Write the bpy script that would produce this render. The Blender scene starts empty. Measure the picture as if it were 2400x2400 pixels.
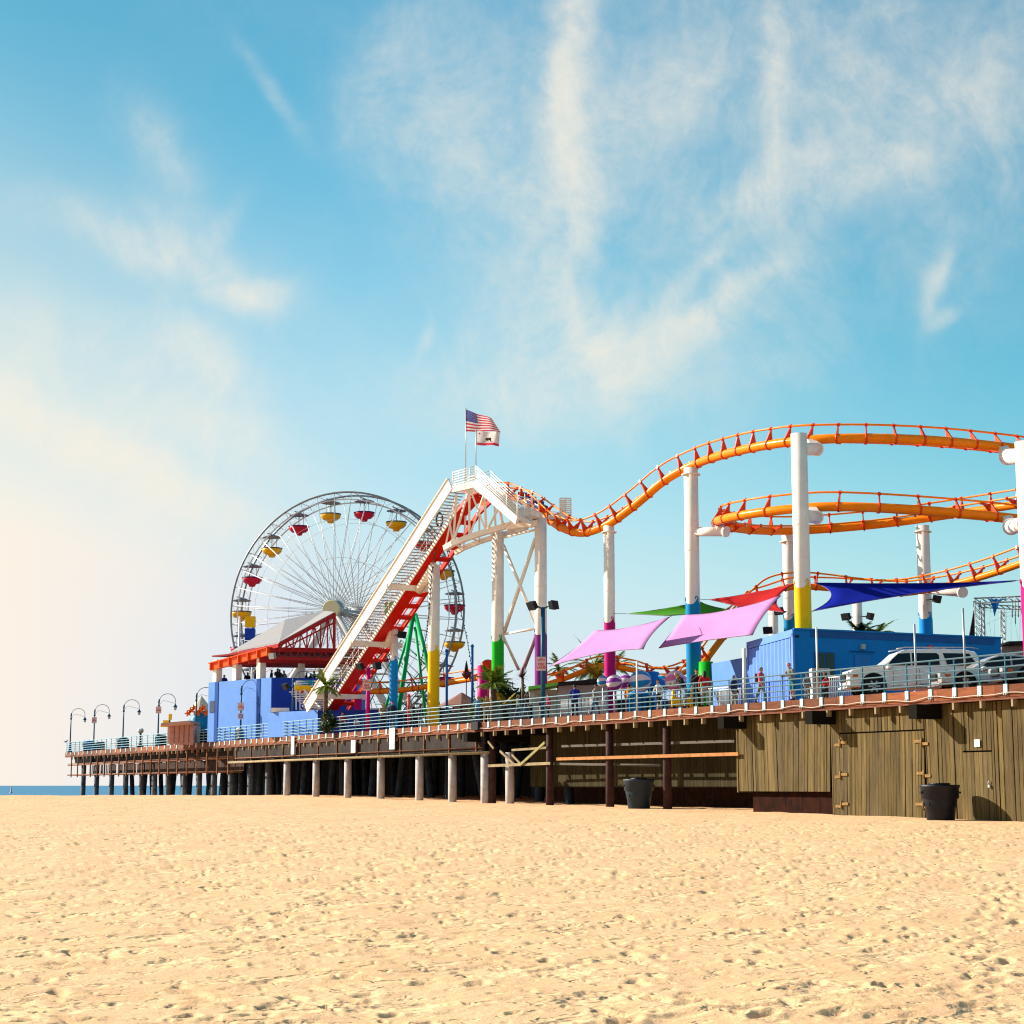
import bpy, bmesh, math, random
import numpy as np
from mathutils import Vector, Matrix
random.seed(7); rng = np.random.default_rng(7)
R = math.radians
sc = bpy.context.scene
COL = sc.collection

# ------------------------------------------------------------ camera, sky, sun, exposure
F = 4200.0; TH = math.atan(641.0/F); EYE = 1.6
cam_d = bpy.data.cameras.new('camera'); cam = bpy.data.objects.new('camera', cam_d); COL.objects.link(cam)
cam.location = (0, 0, EYE); cam.rotation_euler = (R(90)+TH, 0, 0)
cam_d.sensor_width = 36; cam_d.lens = 36*F/2400; cam_d.clip_start = .3; cam_d.clip_end = 60000
sc.camera = cam
SUN_EL = R(28); SAZ = Vector((-.92, .39)).normalized()
SDIR = Vector((SAZ.x*math.cos(SUN_EL), SAZ.y*math.cos(SUN_EL), math.sin(SUN_EL)))
sun_d = bpy.data.lights.new('sun', 'SUN'); sun = bpy.data.objects.new('sun', sun_d); COL.objects.link(sun)
sun.rotation_euler = SDIR.to_track_quat('Z', 'Y').to_euler(); sun.location = SDIR*60
sun_d.energy = 4.7; sun_d.angle = R(.5); sun_d.color = (1, .9, .76)
sc.view_settings.view_transform = 'Standard'; sc.view_settings.look = 'None'
sc.cycles.filter_width = 1.15
sc.view_settings.exposure = 1.12; sc.view_settings.gamma = 1

CT, ST = math.cos(TH), math.sin(TH)
def ray(px, py):
    x = (px-1200)/F; y = (1200-py)/F
    return Vector((x, CT-y*ST, ST+y*CT))
def A(px, py, D):                    # point seen at photo pixel px,py whose distance along +Y is D
    d = ray(px, py); return Vector((0, 0, EYE)) + d*(D/d.y)
def atz(px, py, z):
    d = ray(px, py); return Vector((0, 0, EYE)) + d*((z-EYE)/d.z)

# ---- world
def build_world():
    w = bpy.data.worlds.new('World'); sc.world = w; w.use_nodes = True
    nt = w.node_tree; N = nt.nodes; L = nt.links; N.clear()
    def n(t, **k):
        o = N.new(t)
        for a, b in k.items(): setattr(o, a, b)
        return o
    def mth(op, a, b=None, clamp=False):
        o = n('ShaderNodeMath', operation=op); o.use_clamp = clamp
        for i, v in enumerate((a, b)):
            if v is None: continue
            if isinstance(v, (int, float)): o.inputs[i].default_value = v
            else: L.new(v, o.inputs[i])
        return o.outputs[0]
    def vm(op, a, b):
        o = n('ShaderNodeVectorMath', operation=op)
        for i, v in enumerate((a, b)):
            if v is None: continue
            if isinstance(v, (tuple, list)): o.inputs[i].default_value = v
            else: L.new(v, o.inputs[i])
        return o
    def mixc(f, a, b, mode='MIX'):
        o = n('ShaderNodeMix', data_type='RGBA', blend_type=mode)
        for s, v in ((0, f), (6, a), (7, b)):
            if isinstance(v, (int, float)): o.inputs[s].default_value = v
            elif isinstance(v, tuple): o.inputs[s].default_value = (*v, 1)
            else: L.new(v, o.inputs[s])
        return o.outputs[2]
    out = n('ShaderNodeOutputWorld'); bg = n('ShaderNodeBackground'); L.new(bg.outputs[0], out.inputs[0])
    sky = n('ShaderNodeTexSky', sky_type='NISHITA'); sky.sun_disc = False
    sky.sun_elevation = SUN_EL; sky.sun_rotation = math.atan2(SAZ.x, SAZ.y)
    sky.air_density = 1.0; sky.dust_density = 1.2; sky.ozone_density = 1.5
    tc = n('ShaderNodeTexCoord'); sep = n('ShaderNodeSeparateXYZ'); L.new(tc.outputs['Generated'], sep.inputs[0])
    X, Y, Z = sep.outputs
    yy = mth('MAXIMUM', mth('ABSOLUTE', Y), .12)
    u = mth('DIVIDE', X, yy); v = mth('DIVIDE', mth('MAXIMUM', Z, -.02), yy)
    cmb = n('ShaderNodeCombineXYZ'); L.new(u, cmb.inputs[0]); L.new(v, cmb.inputs[1]); P = cmb.outputs[0]
    def noise(vec, scale, detail=4, rough=.55, loc=(0, 0, 0), sc_=(1, 1, 1), rot=0, dist=0):
        m = n('ShaderNodeMapping'); m.inputs['Scale'].default_value = sc_; m.inputs['Location'].default_value = loc
        m.inputs['Rotation'].default_value = (0, 0, rot); L.new(vec, m.inputs[0])
        t = n('ShaderNodeTexNoise'); t.inputs['Scale'].default_value = scale; t.inputs['Detail'].default_value = detail
        t.inputs['Roughness'].default_value = rough; t.inputs['Distortion'].default_value = dist
        L.new(m.outputs[0], t.inputs['Vector']); return t
    def ramp(x, a, b):
        o = n('ShaderNodeMapRange'); o.interpolation_type = 'SMOOTHSTEP'
        L.new(x, o.inputs[0]); o.inputs[1].default_value = a; o.inputs[2].default_value = b; return o.outputs[0]
    # the clear-sky colour: the physical sky, graded a little toward cyan, with marine haze toward the horizon
    hsv = n('ShaderNodeHueSaturation'); L.new(sky.outputs[0], hsv.inputs['Color'])
    hsv.inputs['Hue'].default_value = SKY_HUE; hsv.inputs['Saturation'].default_value = SKY_SAT
    base = mixc(1.0, hsv.outputs[0], SKY_TINT, 'MULTIPLY')
    # haze: low and toward the sun
    dots = vm('DOT_PRODUCT', tc.outputs['Generated'], tuple(SDIR)).outputs['Value']
    vu = mth('ADD', v, mth('MULTIPLY', u, .36))
    low = ramp(vu, .37, -.03)
    hz = mth('ADD', mth('MULTIPLY', low, .86), mth('MULTIPLY', ramp(v, .24, .0), mth('MULTIPLY', ramp(u, -.04, -.32), .40)), clamp=True)
    hz = mth('ADD', hz, mth('MULTIPLY', ramp(v, .2, .02), .22), clamp=True)
    dim = n('ShaderNodeVectorMath', operation='SCALE'); L.new(base, dim.inputs[0]); L.new(mth('SUBTRACT', 1, mth('MULTIPLY', ramp(u, .02, -.3), .18)), dim.inputs['Scale']); base = dim.outputs[0]
    hcol = mixc(ramp(u, -.09, -.33), HAZE_R, HAZE_L)
    base = mixc(hz, base, hcol)
    # cirrus: long soft patches, each with its own place, size and slant in the sky, torn up by noise
    wn = noise(P, 7, 3, .6); wv = vm('SUBTRACT', wn.outputs['Color'], (.5, .5, .5)).outputs[0]
    ws = n('ShaderNodeVectorMath', operation='SCALE'); L.new(wv, ws.inputs[0]); ws.inputs['Scale'].default_value = .055
    Pw = vm('ADD', P, ws.outputs[0]).outputs[0]
    def uv(px, py):
        d = ray(px, py); return d.x/d.y, d.z/d.y
    tot = None
    for (px, py, la, lb, ang, amp) in CLOUDS:
        cu, cv = uv(px, py); c, s = math.cos(R(ang)), math.sin(R(ang))
        d = vm('SUBTRACT', Pw, (cu, cv, 0)).outputs[0]
        a = vm('DOT_PRODUCT', d, (c/(la/F), s/(la/F), 0)).outputs['Value']
        b = vm('DOT_PRODUCT', d, (-s/(lb/F), c/(lb/F), 0)).outputs['Value']
        d2 = mth('ADD', mth('MULTIPLY', a, a), mth('MULTIPLY', b, b))
        e = mth('MULTIPLY', mth('POWER', 2.718, mth('MULTIPLY', d2, -1)), amp)
        tot = e if tot is None else mth('ADD', tot, e)
    st1 = noise(Pw, 9, 10, .62, sc_=(1.25, .8, 1), rot=.6, dist=.7).outputs[0]
    st2 = noise(Pw, 34, 8, .68, sc_=(1.1, .85, 1), rot=-.5, dist=.6).outputs[0]
    st3 = noise(P, 95, 4, .65).outputs[0]
    veil = mth('MULTIPLY', ramp(noise(P, 3.2, 5, .6, loc=(3.1, 1.7, 0), rot=.6, sc_=(1, 1.6, 1)).outputs[0], .3, .75), mth('MULTIPLY', mth('MULTIPLY', ramp(v, .17, .42), ramp(u, -.3, .05)), .40))
    dens = mth('ADD', tot, veil)
    fib = mth('ADD', mth('MULTIPLY', ramp(st1, .32, .72), .85), .42)
    fib = mth('MULTIPLY', fib, mth('ADD', mth('MULTIPLY', ramp(st2, .28, .74), .6), .62))
    fib = mth('MULTIPLY', fib, mth('ADD', mth('MULTIPLY', st3, .9), .55))
    cl = mth('SUBTRACT', 1, mth('POWER', 2.718, mth('MULTIPLY', mth('MULTIPLY', dens, fib), -1.25)))
    cl = mth('MULTIPLY', cl, .9)
    ccol = mixc(ramp(u, .1, -.3), CLOUD_R, CLOUD_L)
    fin = mixc(cl, base, ccol)
    L.new(fin, bg.inputs[0]); bg.inputs[1].default_value = SKY_STR
SKY_STR = .0935
SKY_HUE, SKY_SAT, SKY_TINT = .494, 1.18, (.40, .87, .80)
HAZE_R, HAZE_L = (3.6, 3.98, 4.4), (4.95, 4.42, 3.85)
CLOUD_R, CLOUD_L = (4.5, 4.25, 3.7), (4.7, 4.35, 3.75)
# px, py, half length, half width, angle (0 = along x, counter-clockwise), strength
CLOUDS = [
 (1345, 130, 230, 48, 84, 1.5), (1325, 380, 170, 52, 98, 1.5), (1420, 150, 120, 60, 80, .4), (1260, 560, 330, 110, 92, .5), (1550, 300, 400, 300, 30, .20), (2200, 300, 380, 260, 20, .12), (1500, 820, 420, 200, 0, .22), (1120, 330, 320, 170, 85, .22),
 (1500, 250, 190, 90, 45, .4), (1820, 90, 150, 40, 92, .75), (1830, 310, 150, 30, 92, .5),
 (1780, 430, 170, 45, 35, .6), (1990, 380, 420, 90, 20, .5), (2200, 130, 300, 170, 0, .38),
 (1370, 780, 190, 50, 112, 1.0), (1580, 760, 300, 60, 27, .6), (1700, 690, 260, 30, 38, .5), (1330, 900, 420, 110, 5, .5),
 (1180, 760, 210, 90, 80, .4), (1620, 640, 140, 25, 40, .5), (2200, 640, 110, 22, 72, .55), (2215, 720, 45, 16, 40, .45),
 (1000, 150, 230, 160, 70, .38), (1050, 400, 170, 260, 30, .28),
 (290, 560, 270, 60, -20, .5), (470, 590, 190, 75, -30, .6), (590, 675, 80, 42, -12, .75), (420, 370, 170, 65, -55, .42), (540, 500, 90, 30, 50, .35),
 (190, 520, 90, 30, -45, .4), (450, 830, 130, 65, -55, .6), (650, 210, 110, 20, -55, .3),
 (110, 1010, 420, 70, -28, 1.3), (150, 800, 420, 110, -12, .4), (420, 1010, 300, 80, -22, .6), (330, 1120, 260, 40, -25, .7), (60, 1300, 420, 140, 0, .6), (985, 790, 50, 16, 70, .35)]
build_world()

# ------------------------------------------------------------ materials
MATS = {}
def mat(name, col, rough=.55, metal=0, var=.12, scale=3.0, bump=0, bscale=None, stretch=(1, 1, 1), island=0, spec=.2,
        col2=None, coat=0, emis=None, trans=0, dirt=0):
    if name in MATS: return MATS[name]
    m = bpy.data.materials.new(name); m.use_nodes = True; MATS[name] = m
    nt = m.node_tree; N = nt.nodes; L = nt.links; b = N['Principled BSDF']
    b.inputs['Roughness'].default_value = rough; b.inputs['Metallic'].default_value = metal
    b.inputs['Specular IOR Level'].default_value = spec
    if coat: b.inputs['Coat Weight'].default_value = coat; b.inputs['Coat Roughness'].default_value = .05
    tc = N.new('ShaderNodeTexCoord'); mp = N.new('ShaderNodeMapping'); mp.inputs['Scale'].default_value = stretch
    L.new(tc.outputs['Object'], mp.inputs[0])
    nz = N.new('ShaderNodeTexNoise'); nz.inputs['Scale'].default_value = scale; nz.inputs['Detail'].default_value = 6
    nz.inputs['Roughness'].default_value = .65; L.new(mp.outputs[0], nz.inputs['Vector'])
    mr = N.new('ShaderNodeMapRange'); L.new(nz.outputs[0], mr.inputs[0]); mr.inputs[1].default_value = .3; mr.inputs[2].default_value = .7
    mx = N.new('ShaderNodeMix'); mx.data_type = 'RGBA'
    c2 = col2 if col2 else tuple(c*(1-var*2.2) for c in col)
    c1 = col if col2 else tuple(min(1, c*(1+var*.4)) for c in col)
    mx.inputs[6].default_value = (*c2, 1); mx.inputs[7].default_value = (*c1, 1); L.new(mr.outputs[0], mx.inputs[0])
    o = mx.outputs[2]
    if island:
        g = N.new('ShaderNodeNewGeometry'); mr2 = N.new('ShaderNodeMapRange'); L.new(g.outputs['Random Per Island'], mr2.inputs[0])
        mr2.inputs[3].default_value = 1-island; mr2.inputs[4].default_value = 1+island*.6
        cc = N.new('ShaderNodeVectorMath'); cc.operation = 'SCALE'; L.new(o, cc.inputs[0]); L.new(mr2.outputs[0], cc.inputs['Scale']); o = cc.outputs[0]
    if dirt:                         # grime patches with their own shapes
        n2 = N.new('ShaderNodeTexNoise'); n2.inputs['Scale'].default_value = .7; n2.inputs['Detail'].default_value = 8; n2.inputs['Roughness'].default_value = .75
        mp2 = N.new('ShaderNodeMapping'); mp2.inputs['Scale'].default_value = (1.5, 1.5, .35); L.new(tc.outputs['Object'], mp2.inputs[0]); L.new(mp2.outputs[0], n2.inputs['Vector'])
        mr3 = N.new('ShaderNodeMapRange'); L.new(n2.outputs[0], mr3.inputs[0]); mr3.inputs[1].default_value = .5; mr3.inputs[2].default_value = .78; mr3.inputs[4].default_value = dirt
        m2 = N.new('ShaderNodeMix'); m2.data_type = 'RGBA'; L.new(mr3.outputs[0], m2.inputs[0]); L.new(o, m2.inputs[6]); m2.inputs[7].default_value = (.16, .12, .08, 1); o = m2.outputs[2]
    L.new(o, b.inputs['Base Color'])
    if bump:
        bn = N.new('ShaderNodeBump'); bn.inputs['Strength'].default_value = bump; bn.inputs['Distance'].default_value = .02
        n3 = N.new('ShaderNodeTexNoise'); n3.inputs['Scale'].default_value = bscale or scale*4; n3.inputs['Detail'].default_value = 5
        L.new(mp.outputs[0], n3.inputs['Vector']); L.new(n3.outputs[0], bn.inputs['Height']); L.new(bn.outputs[0], b.inputs['Normal'])
    if trans:
        tr = N.new('ShaderNodeBsdfTranslucent'); L.new(o, tr.inputs[0]); ms = N.new('ShaderNodeMixShader'); ms.inputs[0].default_value = trans
        L.new(b.outputs[0], ms.inputs[1]); L.new(tr.outputs[0], ms.inputs[2]); L.new(ms.outputs[0], N['Material Output'].inputs[0])
    return m
def paint(name, col, **k):
    k.setdefault('rough', .42); k.setdefault('var', .06); k.setdefault('scale', 1.2); k.setdefault('dirt', .03); k.setdefault('spec', .10); return mat(name, col, **k)
WHITE = paint('white_paint', (.86, .77, .69), dirt=.05)
ORANGE = paint('orange_paint', (.92, .23, .006), rough=.3, dirt=.04)
REDP = paint('red_paint', (.74, .016, .003), rough=.4, spec=.3, dirt=.05)
DRED = paint('red_paint_and_shade', (.35, .018, .02))
BLUEP = paint('light_blue_wall_paint', (.105, .25, .66), rough=.6)
BLUEC = paint('blue_building_paint', (.003, .20, .60), rough=.55)
NAVY = paint('navy_paint', (.012, .05, .42), rough=.55)
CYAN = paint('cyan_paint', (.003, .22, .46)); SKYB = paint('sky_blue_paint', (.004, .26, .72))
YEL = paint('yellow_paint', (.88, .50, .004)); GRN = paint('green_paint', (.008, .42, .015)); DGRN = paint('ride_green_paint', (.01, .36, .10))
MAG = paint('magenta_paint', (.50, .006, .17)); PUR = paint('purple_paint', (.20, .02, .20))
STEEL = mat('galvanised_steel', (.42, .45, .48), .45, .6, var=.12); WSTEEL = mat('white_steel', (.72, .72, .75), .45, .1)
DARK = mat('dark_metal', (.012, .014, .018), .6, 0, spec=.15); POLEB = paint('pole_blue_paint', (.015, .09, .17))
RAILB = paint('rail_blue_paint', (.24, .40, .48), rough=.35); POSTB = paint('rail_post_paint', (.05, .19, .28)); RAILL = paint('bracket_paint', (.42, .60, .66))
BLACKP = mat('black_plastic', (.006, .008, .016), .5, var=.2, bump=.3, spec=.25)
GLASS = mat('tinted_glass', (.006, .009, .014), .1, spec=.3, var=.05)
CHROME = mat('chrome', (.6, .6, .6), .15, 1); RUBBER = mat('rubber', (.02, .02, .02), .8)
CONC = mat('concrete', (.52, .47, .46), .9, var=.15, scale=2, bump=.4, dirt=.4)
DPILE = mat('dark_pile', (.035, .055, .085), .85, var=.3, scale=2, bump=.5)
FASC = mat('fascia_wood', (.225, .062, .018), .75, var=.22, scale=1.5, stretch=(1, 1, 6), bump=.4, island=.5)
WOODL = mat('pale_wood', (.29, .22, .12), .8, var=.22, scale=3, bump=.4)
PLANKO = mat('orange_plank', (.42, .17, .05), .75, var=.2, scale=3)
RUST = mat('rusty_steel', (.25, .10, .05), .85, var=.35, scale=4, island=.3)
DWOOD = mat('tarred_wood', (.055, .022, .02), .8, var=.3, scale=3, bump=.5)
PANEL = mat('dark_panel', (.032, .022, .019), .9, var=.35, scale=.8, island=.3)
OLIVE = mat('olive_planks', (.150, .102, .030), .85, col2=(.045, .030, .011), scale=1.7, stretch=(3, 3, .3), bump=.6, bscale=10, island=.38, dirt=.55)
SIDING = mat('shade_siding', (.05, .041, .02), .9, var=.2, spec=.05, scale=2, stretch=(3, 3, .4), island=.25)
SKIN = mat('skin', (.52, .30, .21), .55, var=.08); HAIRD = mat('dark_hair', (.025, .018, .014), .6); HAIRB = mat('fair_hair', (.45, .28, .13), .6)
LEAF = mat('palm_leaf', (.17, .25, .03), .5, var=.3, island=.45, scale=5, trans=.25)
LEAFD = mat('dark_leaf', (.025, .06, .02), .55, var=.3, island=.45, trans=.15)
LEAFY = mat('yellow_leaf', (.50, .38, .04), .5, var=.3, island=.4, trans=.3)
TRUNK = mat('palm_trunk', (.15, .10, .06), .9, var=.3, scale=8, bump=.6)
SIGNW = mat('sign_face', (.78, .74, .74), .5, var=.04); SIGNR = mat('sign_red', (.6, .05, .06), .5); SIGNP = mat('sign_pinkish', (.72, .50, .50), .5)
CREAM = mat('cream_disc', (.72, .66, .42), .5, var=.04); WSLAT = mat('white_board', (.80, .76, .70), .55, var=.06)
STUCCO = mat('grey_stucco', (.55, .50, .50), .8, var=.08); PINKW = mat('pink_wall', (.50, .27, .24), .8, var=.12, scale=1)

# ------------------------------------------------------------ mesh helpers
def frame(d, up=Vector((0, 0, 1))):
    d = d.normalized()
    if abs(d.dot(up)) > .98: up = Vector((1, 0, 0))
    s = d.cross(up).normalized(); return d, s, s.cross(d).normalized()
class MB:
    def __init__(s): s.v = []; s.f = []; s.sm = []
    def add(s, vs, fs, smooth=False):
        o = len(s.v); s.v += [Vector(v) for v in vs]; s.f += [[i+o for i in f] for f in fs]; s.sm += [smooth]*len(fs); return s
    def box(s, c, sx, sy, sz, X=Vector((1, 0, 0)), Y=Vector((0, 1, 0)), Z=Vector((0, 0, 1))):
        c = Vector(c); v = []
        for k in (-.5, .5):
            for j in (-.5, .5):
                for i in (-.5, .5): v.append(c+X*(i*sx)+Y*(j*sy)+Z*(k*sz))
        return s.add(v, [[0, 2, 3, 1], [4, 5, 7, 6], [0, 1, 5, 4], [2, 6, 7, 3], [0, 4, 6, 2], [1, 3, 7, 5]])
    def bar(s, a, b, w, h=None, up=Vector((0, 0, 1))):
        a = Vector(a); b = Vector(b); d = b-a; l = d.length
        if l < 1e-5: return s
        D, S, U = frame(d, up); return s.box((a+b)/2, l, w, h or w, D, S, U)
    def tube(s, pts, r, n=8, cap=True, closed=False):
        pts = [Vector(p) for p in pts]; m = len(pts); rs = r if isinstance(r, (list, tuple)) else [r]*m
        v = []; pu = None
        for i, p in enumerate(pts):
            if closed: d = pts[(i+1) % m]-pts[i-1]
            else: d = pts[min(i+1, m-1)]-pts[max(i-1, 0)]
            d.normalize()
            if pu is None: _, S, U = frame(d)
            else:
                S = d.cross(pu)
                S = S.normalized() if S.length > 1e-4 else frame(d)[1]
                U = S.cross(d).normalized()
            pu = U
            for k in range(n):
                a = 2*math.pi*k/n; v.append(p+S*(math.cos(a)*rs[i])+U*(math.sin(a)*rs[i]))
        f = []
        for i in range(m if closed else m-1):
            j = (i+1) % m
            for k in range(n): f.append([i*n+k, i*n+(k+1) % n, j*n+(k+1) % n, j*n+k])
        s.add(v, f, True)
        if cap and not closed:
            o = len(s.v)-m*n
            s.f += [[o+k for k in range(n)][::-1], [o+(m-1)*n+k for k in range(n)]]; s.sm += [False, False]
        return s
    def lathe(s, c, prof, n=20, ax=Vector((0, 0, 1)), cap=True, smooth=True):
        c = Vector(c); D, S, U = frame(ax); v = []; m = len(prof)
        for (r, h) in prof:
            for k in range(n):
                a = 2*math.pi*k/n; v.append(c+D*h+S*(math.cos(a)*r)+U*(math.sin(a)*r))
        f = [[i*n+k, i*n+(k+1) % n, (i+1)*n+(k+1) % n, (i+1)*n+k] for i in range(m-1) for k in range(n)]
        s.add(v, f, smooth)
        if cap:
            o = len(s.v)-m*n; s.f += [[o+k for k in range(n)][::-1], [o+(m-1)*n+k for k in range(n)]]; s.sm += [False]*2
        return s
    def prism(s, poly, off):        # polygon (3D pts) extruded by vector off
        m = len(poly); off = Vector(off); v = [Vector(p) for p in poly]+[Vector(p)+off for p in poly]
        return s.add(v, [list(range(m))[::-1], [m+i for i in range(m)]]+[[i, (i+1) % m, m+(i+1) % m, m+i] for i in range(m)])
    def quad(s, a, b, c, d): return s.add([a, b, c, d], [[0, 1, 2, 3]])
OFF = {}
def fixn(me):
    bm = bmesh.new(); bm.from_mesh(me); bmesh.ops.recalc_face_normals(bm, faces=bm.faces); bm.to_mesh(me); bm.free()
def obj(name, mb, m, parent=None, label=None, kind=None, recalc=True, bevel=0):
    off = OFF.get(parent, Vector((0, 0, 0)))
    me = bpy.data.meshes.new(name); me.from_pydata([tuple(v-off) for v in mb.v], [], mb.f)
    me.polygons.foreach_set('use_smooth', mb.sm); me.update()
    if recalc: fixn(me)
    me.materials.append(m)
    o = bpy.data.objects.new(name, me); COL.objects.link(o)
    if parent: o.parent = parent
    OFF[o] = off
    if label: o['label'] = label
    if kind: o['kind'] = kind
    if bevel:
        b = o.modifiers.new('bevel', 'BEVEL'); b.width = bevel; b.segments = 2; b.limit_method = 'ANGLE'
    return o
def tag(o, label, cat, group=None):
    o['label'] = label; o['category'] = cat
    if group: o['group'] = group
    return o
def thing(name, label, cat, loc=(0, 0, 0), group=None):
    o = bpy.data.objects.new(name, None); COL.objects.link(o); o.location = loc; o.empty_display_size = .3
    OFF[o] = Vector(loc); return tag(o, label, cat, group)
def copy_tree(o, parent=None):
    c = o.copy(); COL.objects.link(c); c.parent = parent
    for ch in list(o.children): copy_tree(ch, c)
    return c
def place(proto, used, loc, rz=0, label=None, scale=1):
    o = proto if not used else copy_tree(proto)
    o.location = loc; o.rotation_euler = (0, 0, rz); o.scale = (scale,)*3
    if label: o['label'] = label
    return o
def spline(P, n=8):
    P = [Vector(p) for p in P]; Q = [P[0]*2-P[1]]+P+[P[-1]*2-P[-2]]; out = []
    for i in range(1, len(Q)-2):
        p0, p1, p2, p3 = Q[i-1:i+3]
        for k in range(n):
            t = k/n; out.append(.5*((2*p1)+(p2-p0)*t+(2*p0-5*p1+4*p2-p3)*t*t+(3*p1-p0-3*p2+p3)*t**3))
    out.append(P[-1]); return out
def resample(pts, step):
    L = [0]
    for a, b in zip(pts, pts[1:]): L.append(L[-1]+(b-a).length)
    n = max(2, int(L[-1]/step)); out = []; j = 0
    for i in range(n+1):
        d = L[-1]*i/n
        while j < len(L)-2 and L[j+1] < d: j += 1
        t = (d-L[j])/max(1e-9, L[j+1]-L[j]); out.append(pts[j].lerp(pts[j+1], t))
    return out

# ------------------------------------------------------------ pier frame of reference
DK = 5.13
E0 = atz(2400, 1600.5, DK); E1 = atz(153, 1764, DK)
U_ = (E1-E0); PL = U_.length; U_.normalize(); V_ = Vector((-U_.y, U_.x, 0))*-1      # V_ points into the pier
if V_.x < 0: V_ = -V_
def W(s, t, z): return Vector((E0.x+U_.x*s+V_.x*t, E0.y+U_.y*s+V_.y*t, z))
def att(px, py, t):                  # point on the vertical plane at offset t
    d = ray(px, py); o = Vector((0, 0, EYE)); k = (E0+V_*t-o).dot(V_)/d.dot(V_); return o+d*k
def sat(px, t): return (att(px, 1700, t)-E0).dot(U_)
def fz(px, py, t): return att(px, py, t).z

# ------------------------------------------------------------ sand
def gz(x, y):
    return np.interp(y, [-60, 5, 30, 62, 98, 120, 131, 137, 150, 175, 260, 700], [.0, 0, .04, .34, .58, .78, .88, .86, .2, -2.6, -6, -9])
def build_sand():
    rr = [.6]; 
    while rr[-1] < 6.5: rr.append(rr[-1]*1.2)
    r = 6.8
    while r < 160:
        rr.append(r); r += min(.45, max(.025, r*r/(1792*1.5)*.8))
    rr += [165, 175, 190, 220, 300, 500, 800]
    rr = np.array(rr)
    fa = np.linspace(-R(17.5), R(17.5), 760)
    oa = np.concatenate([np.linspace(R(18.5), R(60), 40), np.linspace(R(64), R(296), 60), np.linspace(R(300), R(341.5), 40)])
    aa = np.concatenate([fa, oa]); nr, na = len(rr), len(aa)
    Rg, Ag = np.meshgrid(rr, aa, indexing='ij'); X = Rg*np.sin(Ag); Y = Rg*np.cos(Ag); Zb = gz(X, Y)
    H = np.zeros_like(Zb)
    def fbm(x, y, f, seed):         # cheap value noise
        g = np.random.default_rng(seed).random((256, 256)); x = x*f; y = y*f
        i = np.floor(x).astype(int); j = np.floor(y).astype(int); fx = x-i; fy = y-j; fx = fx*fx*(3-2*fx); fy = fy*fy*(3-2*fy)
        return (g[i % 256, j % 256]*(1-fx)*(1-fy)+g[(i+1) % 256, j % 256]*fx*(1-fy)+g[i % 256, (j+1) % 256]*(1-fx)*fy+g[(i+1) % 256, (j+1) % 256]*fx*fy)-.5
    H += fbm(X, Y, .35, 1)*.07+fbm(X, Y, 1.1, 2)*.035+fbm(X+7, Y+3, 1.9, 6)*.012
    nearw = np.clip((60-Rg)/30, .25, 1)
    H += (fbm(X+40, Y, 3.1, 3)*.009+fbm(X, Y+9, 6.3, 4)*.003)*nearw
    g = np.random.default_rng(5)
    prints = []
    for _ in range(11500):
        ry = math.sqrt(g.uniform(6.5**2, 62**2)); a = g.uniform(-R(17.4), R(17.4)); prints.append((ry*math.sin(a), ry*math.cos(a), g.uniform(0, math.pi), g.choice([.35, .35, .5, .5, .6, .75, 1.0]), g.random()))
    for (x0, y0, x1, y1) in [(-5, 9.5, 3.8, 14.5), (-2, 8.2, 4.2, 12), (-9, 24, 6, 34), (-7, 16, 6, 24), (-3, 20, -1, 50), (-13, 34, -6, 42), (-6, 42, 2, 50), (2, 50, 5, 62), (-13, 31, -5, 38), (-5, 38, 6, 47), (-9, 22, -3, 27), (-6, 14, 0, 20), (3.5, 14, 8, 30)]:
        n = int(math.hypot(x1-x0, y1-y0)/.3)
        for k in range(n):
            t = k/n; prints.append((x0+(x1-x0)*t+g.normal(0, .05)+(.1 if k % 2 else -.1), y0+(y1-y0)*t+g.normal(0, .05), math.atan2(y1-y0, x1-x0), 1.1, .1))
    f0 = fa[0]; df = fa[1]-fa[0]
    for (x, y, th, s, q) in prints:
        r0 = math.hypot(x, y); a0 = math.atan2(x, y); w = .5*s
        i0, i1 = np.searchsorted(rr, [r0-w, r0+w]); j0 = max(0, int((a0-w/r0-f0)/df)); j1 = min(760, int((a0+w/r0-f0)/df)+2)
        if i1 <= i0 or j1 <= j0: continue
        dx = X[i0:i1, j0:j1]-x; dy = Y[i0:i1, j0:j1]-y
        c, sn = math.cos(th), math.sin(th); a = (dx*c+dy*sn)/(.15*s); b = (-dx*sn+dy*c)/(.08*s); a = a+.35*np.sin(b*2+q*7); d2 = a*a+b*b
        dep = (.036*q*q+.017)*s**.8 if q != .1 else .024
        H[i0:i1, j0:j1] += -dep*np.exp(-d2**2.0)+dep*.22*np.exp(-(np.sqrt(d2)-1.7)**2*2.2)*(1+.5*np.sin(a*2+q*9))
    Z = Zb+H
    co = np.stack([X, Y, Z], -1).reshape(-1, 3)
    ii, jj = np.meshgrid(np.arange(nr-1), np.arange(na), indexing='ij'); j2 = (jj+1) % na
    F_ = np.stack([ii*na+jj, (ii+1)*na+jj, (ii+1)*na+j2, ii*na+j2], -1).reshape(-1, 4)
    F_ = F_[:, ::-1]
    me = bpy.data.meshes.new('sand'); me.vertices.add(len(co)+1); me.vertices.foreach_set('co', np.concatenate([co, [[0, 0, 0]]]).astype(np.float32).ravel())
    cap = np.stack([np.arange(na), (np.arange(na)+1) % na, np.full(na, len(co))], -1)[:, ::-1]
    nl = F_.size+cap.size; me.loops.add(nl); me.loops.foreach_set('vertex_index', np.concatenate([F_.ravel(), cap.ravel()]).astype(np.int32))
    npoly = len(F_)+len(cap); me.polygons.add(npoly)
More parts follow.
